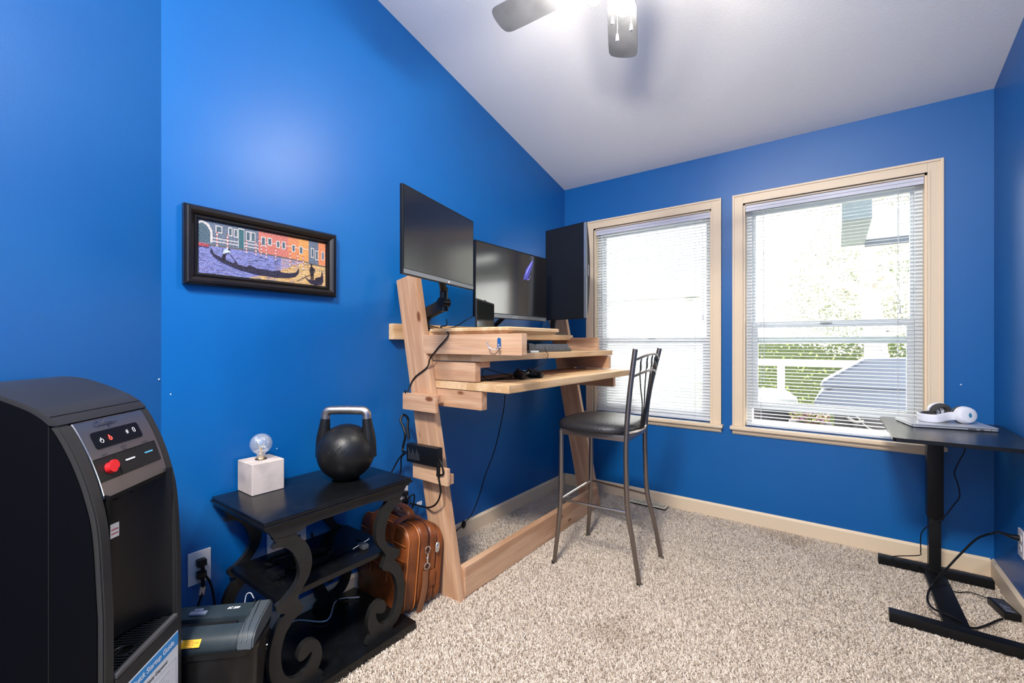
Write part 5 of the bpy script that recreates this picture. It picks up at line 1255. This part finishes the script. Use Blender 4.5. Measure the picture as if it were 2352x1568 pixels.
# floor vent
v0 = (-1.215, 3.075); v1 = (-.955, 3.158)
fv = thing('floor_vent', 'cream slotted floor register in the carpet below the left window', 'vent', (-1.08, 3.12, 0))
VM = mat('vent_cream', srgb(225, 215, 190), .4)
b = B(); 
bx(b, (v0[0], v0[1], .018), (v1[0], v0[1]+.014, .024), .002); bx(b, (v0[0], v1[1]-.014, .018), (v1[0], v1[1], .024), .002); bx(b, (v0[0], v0[1]+.0141, .018), (v0[0]+.016, v1[1]-.0141, .024), .002); bx(b, (v1[0]-.016, v0[1]+.0141, .018), (v1[0], v1[1]-.0141, .024), .002)
nsl = 15
for k in range(nsl): x_ = v0[0]+.018+k*(v1[0]-v0[0]-.036)/nsl; bx(b, (x_, v0[1]+.012, .017), (x_+.0095, v1[1]-.012, .0235), .001)
bx(b, (v0[0]+.01, (v0[1]+v1[1])/2-.002, .012), (v1[0]-.01, (v0[1]+v1[1])/2+.002, .017)); obj('grille', b, VM, fv)
b = B(); bx(b, (v0[0]+.006, v0[1]+.006, .002), (v1[0]-.006, v1[1]-.006, .012)); obj('duct_boot', b, mat('duct_dark', (.03, .028, .025), .7), fv)

# ================================================================ CEILING FAN
FC = Vector((-.587, 1.415, 2.475)); 
cf = thing('ceiling_fan', 'grey five blade ceiling fan with lit bulbs and pull chains', 'ceiling fan', (FC.x, FC.y, cz(FC.y)))
NICK = mat('brushed_nickel', (.62, .60, .57), .28, metal=1)
b = B(); lathe(b, [(0, cz(FC.y)-.002), (.065, cz(FC.y)-.002+.01), (.065, cz(FC.y)-.03), (.05, cz(FC.y)-.055), (.02, cz(FC.y)-.07), (.0125, cz(FC.y)-.07), (.0125, 2.60), (.05, 2.595), (.095, 2.575), (.105, 2.54), (.105, 2.50), (.09, 2.475), (.05, 2.46), (.05, 2.43), (0, 2.43)], (FC.x, FC.y, 0), 36)
obj('motor_housing', b, NICK, cf, smooth=True)
BLM = mat('fan_blade_grey', (.15, .155, .165), .38, spec=.5, mix=((.20, .205, .215), 8, 4, .4, .6)); BLE = mat('fan_blade_dust_edge', (.45, .45, .44), .8)
for k in range(5):
    a = math.radians(111.5+72*k+(0)); ux_ = Vector((math.cos(a), math.sin(a), 0)); uy_ = Vector((-math.sin(a), math.cos(a), 0))
    tilt = Vector((0, 0, 1))*math.sin(math.radians(11)); uy2 = (uy_*math.cos(math.radians(11))+tilt)
    M = frame(FC+Vector((0, 0, -.012)), ux_, uy2)
    pts = [(.16, -.045), (.20, -.056), (.42, -.062), (.470, -.062), (.484, -.0605), (.496, -.056), (.504, -.048), (.509, -.034), (.5115, -.016), (.512, 0), (.5115, .016), (.509, .034), (.504, .048), (.496, .056), (.484, .0605), (.470, .062), (.42, .062), (.20, .056), (.16, .045)]
    b = B(); prism(b, pts, -.003, .003, 'z', bev=.001, M=M); bl = obj('blade', b, BLM, cf)
    b = B(); prism(b, [(.08, -.014), (.13, -.012), (.17, -.030), (.23, -.030), (.24, 0), (.23, .030), (.17, .030), (.13, .012), (.08, .014)], .0032, .007, 'z', M=M); obj('blade_bracket', b, NICK, bl, world=True)
b = B(); lathe(b, [(0, 2.43), (.055, 2.43), (.06, 2.42), (.055, 2.395), (.03, 2.385), (0, 2.384)], (FC.x, FC.y, 0), 32)
lk = obj('light_kit', b, NICK, cf, smooth=True)
BLB = mat('lit_bulb', (1, 1, 1), .4, emit=((1.0, .93, .84), 185.0))
for (x_, y_, z_) in BULBS:
    c_ = Vector((x_, y_, z_)); d_ = (c_-Vector((FC.x, FC.y, 2.41))); dn = d_.normalized()
    b = B(); cyl(b, Vector((FC.x, FC.y, 2.41)), c_-dn*.045, .010, n=12); cyl(b, c_-dn*.062, c_-dn*.030, .018, .020, n=20); obj('lamp_holder', b, NICK, cf, smooth=True)
    b = B(); lathe(b, [(.012, -.034), (.014, -.024), (.026, -.008), (.030, .006), (.027, .020), (.016, .030), (0, .034)], (0, 0, 0), 24, M=Matrix()); bmesh.ops.transform(b, matrix=Matrix.Translation(c_) @ dn.to_track_quat('Z', 'Y').to_matrix().to_4x4(), verts=b.verts); bu = obj('light_bulb', b, BLB, cf, smooth=True)
for (px_, py_, t_) in ((1418, 84, 1.60), (1407, 44, 1.60), (1450, 60, 1.55)):
    e_ = ht(px_, py_, t_); b = B()
    top_ = Vector((e_.x, e_.y, 2.40))
    nb = int((2.40-e_.z)/.006)
    cyl(b, top_, e_, .0006, n=5)
    for i in range(nb): sph(b, top_.lerp(e_, i/nb), .0015, n=6)
    pcn = obj('pull_chain', b, NICK, cf)
    b = B(); lathe(b, [(.001, .012), (.004, .006), (.0055, -.006), (.006, -.016), (0, -.018)], e_, 14); obj('chain_fob', b, mat('fob_white', (.8, .8, .78), .35), pcn, smooth=True, world=True)

# ================================================================ OUTSIDE
GR = mat('lawn', srgb(72, 84, 48), .9, mix=(srgb(90, 99, 60), 3, 5, .4, .6))
b = B(); bx(b, (-14, YB+.2, -.75), (14, 22, -.60)); tag(obj('lawn', b, GR), 'green lawn beyond the patio', 'lawn', kind='stuff')
b = B(); bx(b, (-3.2, YB+.16, -.20), (3.6, 5.95, -.05)); o = obj('patio_deck', b, mat('deck_grey', (0.151, 0.148, 0.144), .7)); o['kind'] = 'structure'
# railing
RW = mat('railing_white', (.78, .78, .76), .5)
rl = thing('deck_railing', 'white deck railing outside the right window', 'railing', (0, 5.85, -.05))
zt1 = hy(1850, 826, 5.85).z; zb1 = .03
b = B(); bx(b, (-3.1, 5.81, zt1-.075), (3.4, 5.89, zt1), .004); bx(b, (-3.1, 5.83, zb1), (3.4, 5.87, zb1+.05)); obj('rail', b, RW, rl)
xp = hy(1794, 860, 5.85).x
for k in range(-2, 4):
    b = B(); bx(b, (xp+k*1.25-.035, 5.815, -.05), (xp+k*1.25+.035, 5.885, zt1-.075)); obj('post', b, RW, rl)
# hedge
def foliage(name, c, r, n_, m, sz=.05, seed=1, squash=(1, 1, 1)):
    rn = np.random.RandomState(seed); P = rn.normal(size=(n_, 3)); P /= np.linalg.norm(P, axis=1)[:, None]; P *= (rn.rand(n_, 1)**.35)
    P = P*np.array(r)*np.array(squash)+np.array(c)
    D1 = rn.normal(size=(n_, 3)); D1 /= np.linalg.norm(D1, axis=1)[:, None]; D2 = rn.normal(size=(n_, 3)); D2 -= (D2*D1).sum(1)[:, None]*D1; D2 /= np.linalg.norm(D2, axis=1)[:, None]
    s_ = sz*(.6+.8*rn.rand(n_, 1)); V = np.stack([P-D1*s_, P+D2*s_*.5, P+D1*s_, P-D2*s_*.5], 1).reshape(-1, 3)
    me = bpy.data.meshes.new(name); me.vertices.add(n_*4); me.vertices.foreach_set('co', V.astype(np.float32).ravel()); me.loops.add(n_*4); me.loops.foreach_set('vertex_index', np.arange(n_*4, dtype=np.int32)); me.polygons.add(n_); me.polygons.foreach_set('loop_start', (np.arange(n_)*4).astype(np.int32)); me.update(calc_edges=True); me.materials.append(m)
    o = bpy.data.objects.new(name, me); link(o); return o
HG1 = mat('hedge_leaf', srgb(98, 112, 58), .6, mix=(srgb(140, 150, 82), 6, 3, .4, .6)); HG2 = mat('conifer_leaf', srgb(84, 95, 70), .6, mix=(srgb(126, 136, 104), 5, 3, .4, .6)); BLS = mat('blossom_white', srgb(205, 200, 190), .6, mix=(srgb(170, 165, 150), 6, 3, .4, .6)); BRK = mat('pale_bark', srgb(205, 198, 190), .8, mix=(srgb(170, 162, 154), 12, 4, .4, .6))
def hedge(x0_, x1_, y_, top, label, seed):
    n_ = 26000; rn = np.random.RandomState(seed)
    o = foliage('hedge', ((x0_+x1_)/2, y_, (top-.6)/2), (1, 1, 1), n_, HG1, .026, seed)
    me = o.data; V = np.empty(n_*12, np.float32); me.vertices.foreach_get('co', V); V = V.reshape(n_, 4, 3); cen = V.mean(1, keepdims=True); off = V-cen
    C_ = np.stack([rn.uniform(x0_, x1_, n_), y_+rn.uniform(-.35, .35, n_), rn.uniform(-.54, top, n_)], 1)[:, None, :]
    me.vertices.foreach_set('co', (off+C_).astype(np.float32).ravel()); me.update(); tag(o, label, 'hedge'); 
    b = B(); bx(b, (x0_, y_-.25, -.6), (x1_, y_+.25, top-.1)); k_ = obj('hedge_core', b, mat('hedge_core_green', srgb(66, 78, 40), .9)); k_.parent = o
    return o
ht_ = hy(1850, 775, 8.2).z
hedge(-1.6, 4.2, 8.2, ht_, 'clipped green hedge running behind the white deck railing', 21)
def tree(nm, label, cat, x_, y_, z0_, h_, rad, m, nl, seed, bare=0):
    r = thing(nm, label, cat, (x_, y_, z0_)); rn = random.Random(seed)
    b = B(); tube(b, [(x_, y_, z0_), (x_+.03, y_, z0_+h_*.35), (x_-.05, y_+.02, z0_+h_*.6), (x_+.02, y_, z0_+h_*.95)], lambda t: rad*(1-.75*t), 12); obj('trunk', b, BRK, r, smooth=True)
    b = B()
    for k in range(26):
        zz = z0_+h_*rn.uniform(.38, .92); a = rn.uniform(0, 2*PI); L_ = rn.uniform(.6, 1.5)*h_*.25
        p0 = Vector((x_, y_, zz)); d_ = Vector((math.cos(a), math.sin(a)*.7, rn.uniform(-.05, .45)))
        q1_ = p0+d_*L_*.5+Vector((0, 0, rn.uniform(-.1, .2))); q2_ = p0+d_*L_+Vector((0, 0, rn.uniform(-.3, .3)))
        tube(b, [p0, q1_, q2_], lambda t: rad*.32*(1-.8*t), 6)
        for j in range(3):
            p1 = q1_.lerp(q2_, rn.random()); tube(b, [p1, p1+Vector((rn.uniform(-.3, .3), rn.uniform(-.2, .2), rn.uniform(-.25, .35)))], rad*.07, 5, smooth=False)
    obj('branches', b, BRK, r, smooth=True)
    f = foliage('leaves', (x_, y_, z0_+h_*.68), (h_*.36, h_*.30, h_*.34), nl*4, m, .022, seed); f.parent = r; f.matrix_parent_inverse = rootmat(r).inverted()
    return r
t0_ = hy(2005, 780, 7.0)
tree('flowering_tree', 'pale trunked tree with white blossom outside the right window', 'tree', t0_.x, 7.0, -.598, 4.6, .16, BLS, 3600, 3)
t1_ = hy(2060, 660, 10.5); tree('conifer_tree', 'grey green tree behind the white blossom tree', 'tree', t1_.x, 10.5, -.6, 4.6, .12, HG2, 6500, 5)
t2_ = hy(1900, 640, 16); tree('conifer_tree', 'distant green tree left of the blossom tree trunk', 'tree', t2_.x, 16.0, -.6, 4.6, .12, HG2, 5500, 9)
# covered barbecue
GCV = mat('grill_cover_grey', srgb(96, 102, 116), .7, bump=(30, .3, .01)); 
gy0, gy1 = 4.35, 4.85
gb = thing('barbecue_grill', 'large grey covered barbecue grill on the patio outside the right window', 'grill', (.2, 4.6, -.05))
def gp_(px, py): q = hy(px, py, gy0); return (q.x, q.z)
b = B(); prism(b, [gp_(1882, 882), gp_(1986, 825), gp_(2150, 823), gp_(2200, 890), gp_(2200, 905), gp_(1884, 892)], gy0, gy1, 'y', bev=.02); obj('hood', b, GCV, gb)
b = B(); prism(b, [gp_(1868, 928), gp_(1885, 900), gp_(1915, 893), gp_(2200, 906), gp_(2200, 945), gp_(1870, 940)], gy0-.02, gy1+.02, 'y', bev=.01); obj('firebox', b, GCV, gb)
b = B(); q = gp_(1916, 935); q2 = gp_(2200, 945); bx(b, (q[0], gy0, -.05), (q2[0], gy1, q[1]), .01); cab = obj('cabinet', b, mat('grill_cabinet_taupe', srgb(56, 53, 50), .6), gb)
b = B(); q = gp_(1958, 940); bx(b, (q[0], gy0-.012, .0), (q[0]+.46, gy0-.002, q[1]-.02), .004); obj('cabinet_door', b, mat('grill_door_grey', srgb(64, 61, 59), .5), cab, world=True)
b = B(); q = gp_(1946, 957); tube(b, [(q[0], gy0-.02, q[1]), (q[0]+.05, gy0-.03, q[1]-.03), (q[0]+.10, gy0-.02, q[1]-.02)], .012, 8); q = gp_(1965, 953); tube(b, [(q[0], gy0-.02, q[1]), (q[0]+.1, gy0-.02, q[1]-.10), (q[0]+.28, gy0-.02, q[1]-.07)], .007, 8); obj('gas_hose', b, mat('hose_pale', (0.216, 0.209, 0.187), .5), cab, smooth=True, world=True)
# bin with white lid and planter
bq = hy(1772, 912, 4.75); bn = thing('storage_bin', 'dark ribbed bin with a pale domed lid outside the right window', 'bin', (bq.x, 4.75, -.05))
b = B(); lathe(b, [(0, 0), (.17, 0), (.20, bq.z-.02), (.21, bq.z), (0, bq.z)], (bq.x, 4.75, -.05), 24); obj('body', b, mat('bin_charcoal', (0.030, 0.029, 0.030), .6), bn, smooth=True)
b = B(); lathe(b, [(.215, bq.z+.002), (.20, bq.z+.06), (.12, bq.z+.12), (0, bq.z+.14)], (bq.x, 4.75, -.05), 24); obj('lid', b, mat('lid_pale', (0.384, 0.384, 0.384), .5), bn, smooth=True)
pq = hy(1805, 975, 3.8); pq2 = hy(1912, 985, 3.8)
pl = thing('planter_box', 'grey brick planter with small yellow and pink flowers outside the right window', 'planter', ((pq.x+pq2.x)/2, 3.95, -.05))
b = B(); bx(b, (pq.x, 3.8, -.05), (pq2.x, 4.1, pq.z), .01); obj('box', b, mat('planter_stone', (0.105, 0.105, 0.110), .7, mix=((0.062, 0.062, 0.070), 30, 2, .45, .55)), pl)
f = foliage('flowers', ((pq.x+pq2.x)/2, 4.0, pq.z+.06), ((pq2.x-pq.x)*.48, .12, .07), 700, mat('flower_yellow_green', srgb(147, 150, 84), .6, mix=(srgb(157, 112, 122), 18, 1, .5, .6)), .016, 33); f.parent = pl; f.matrix_parent_inverse = rootmat(pl).inverted()
# neighbouring roof corner
ew = thing('house_eave', 'white soffit corner with slate grey fascia above the patio', 'eave', (.6, 4.6, 2.6))
def eq(px, py, y_): q = hy(px, py, y_); return q
A_ = eq(1985, 470, 4.7); 
b = B(); zE = hy(2040, 545, 4.7).z
xL_ = hy(1986, 545, 4.7).x; bx(b, (xL_, 3.75, zE), (3.5, 4.7, zE+.03)); obj('soffit', b, mat('soffit_white', (.74, .74, .73), .6), ew)
b = B(); bx(b, (xL_, 4.7, zE-.05), (3.5, 4.76, zE+.10)); obj('fascia', b, mat('fascia_slate', (0.085, 0.10, 0.125), .6), ew)
b = B(); bx(b, (xL_-.16, 3.75, zE-.03), (xL_, 4.76, zE+.22)); obj('gutter', b, mat('gutter_grey_green', (0.16, 0.19, 0.19), .5), ew)
b = B(); bx(b, (xL_+.35, 4.0, zE-.03), (xL_+.62, 4.2, zE), .005); obj('soffit_vent', b, mat('vent_grey', (0.126, 0.130, 0.122), .6), ew)
gz = hy(1730, 487, 3.62); g2 = hy(1987, 452, 3.62)
b = B(); bx(b, (-2.2, 3.60, gz.z-.012), (xL_-.162, 3.66, gz.z+.030)); obj('cross_beam', b, MATS['fascia_slate'], ew)
# far building and bank for the left window
b = B(); bx(b, (-7.5, 9.0, -.6), (-2.4, 9.6, 2.1)); 
nb = thing('neighbour_house', 'pale neighbouring house wall glimpsed through the left window blind', 'house', (-5, 9.3, -.6)); obj('wall', b, mat('house_pale_siding', (0.352, 0.352, 0.358), .7), nb)
b = B(); prism(b, [(8.8, 2.1), (9.3, 2.5), (9.8, 2.1)], -7.7, -2.2, 'x'); obj('roof', b, mat('roof_grey', (.35, .35, .37), .7), nb)
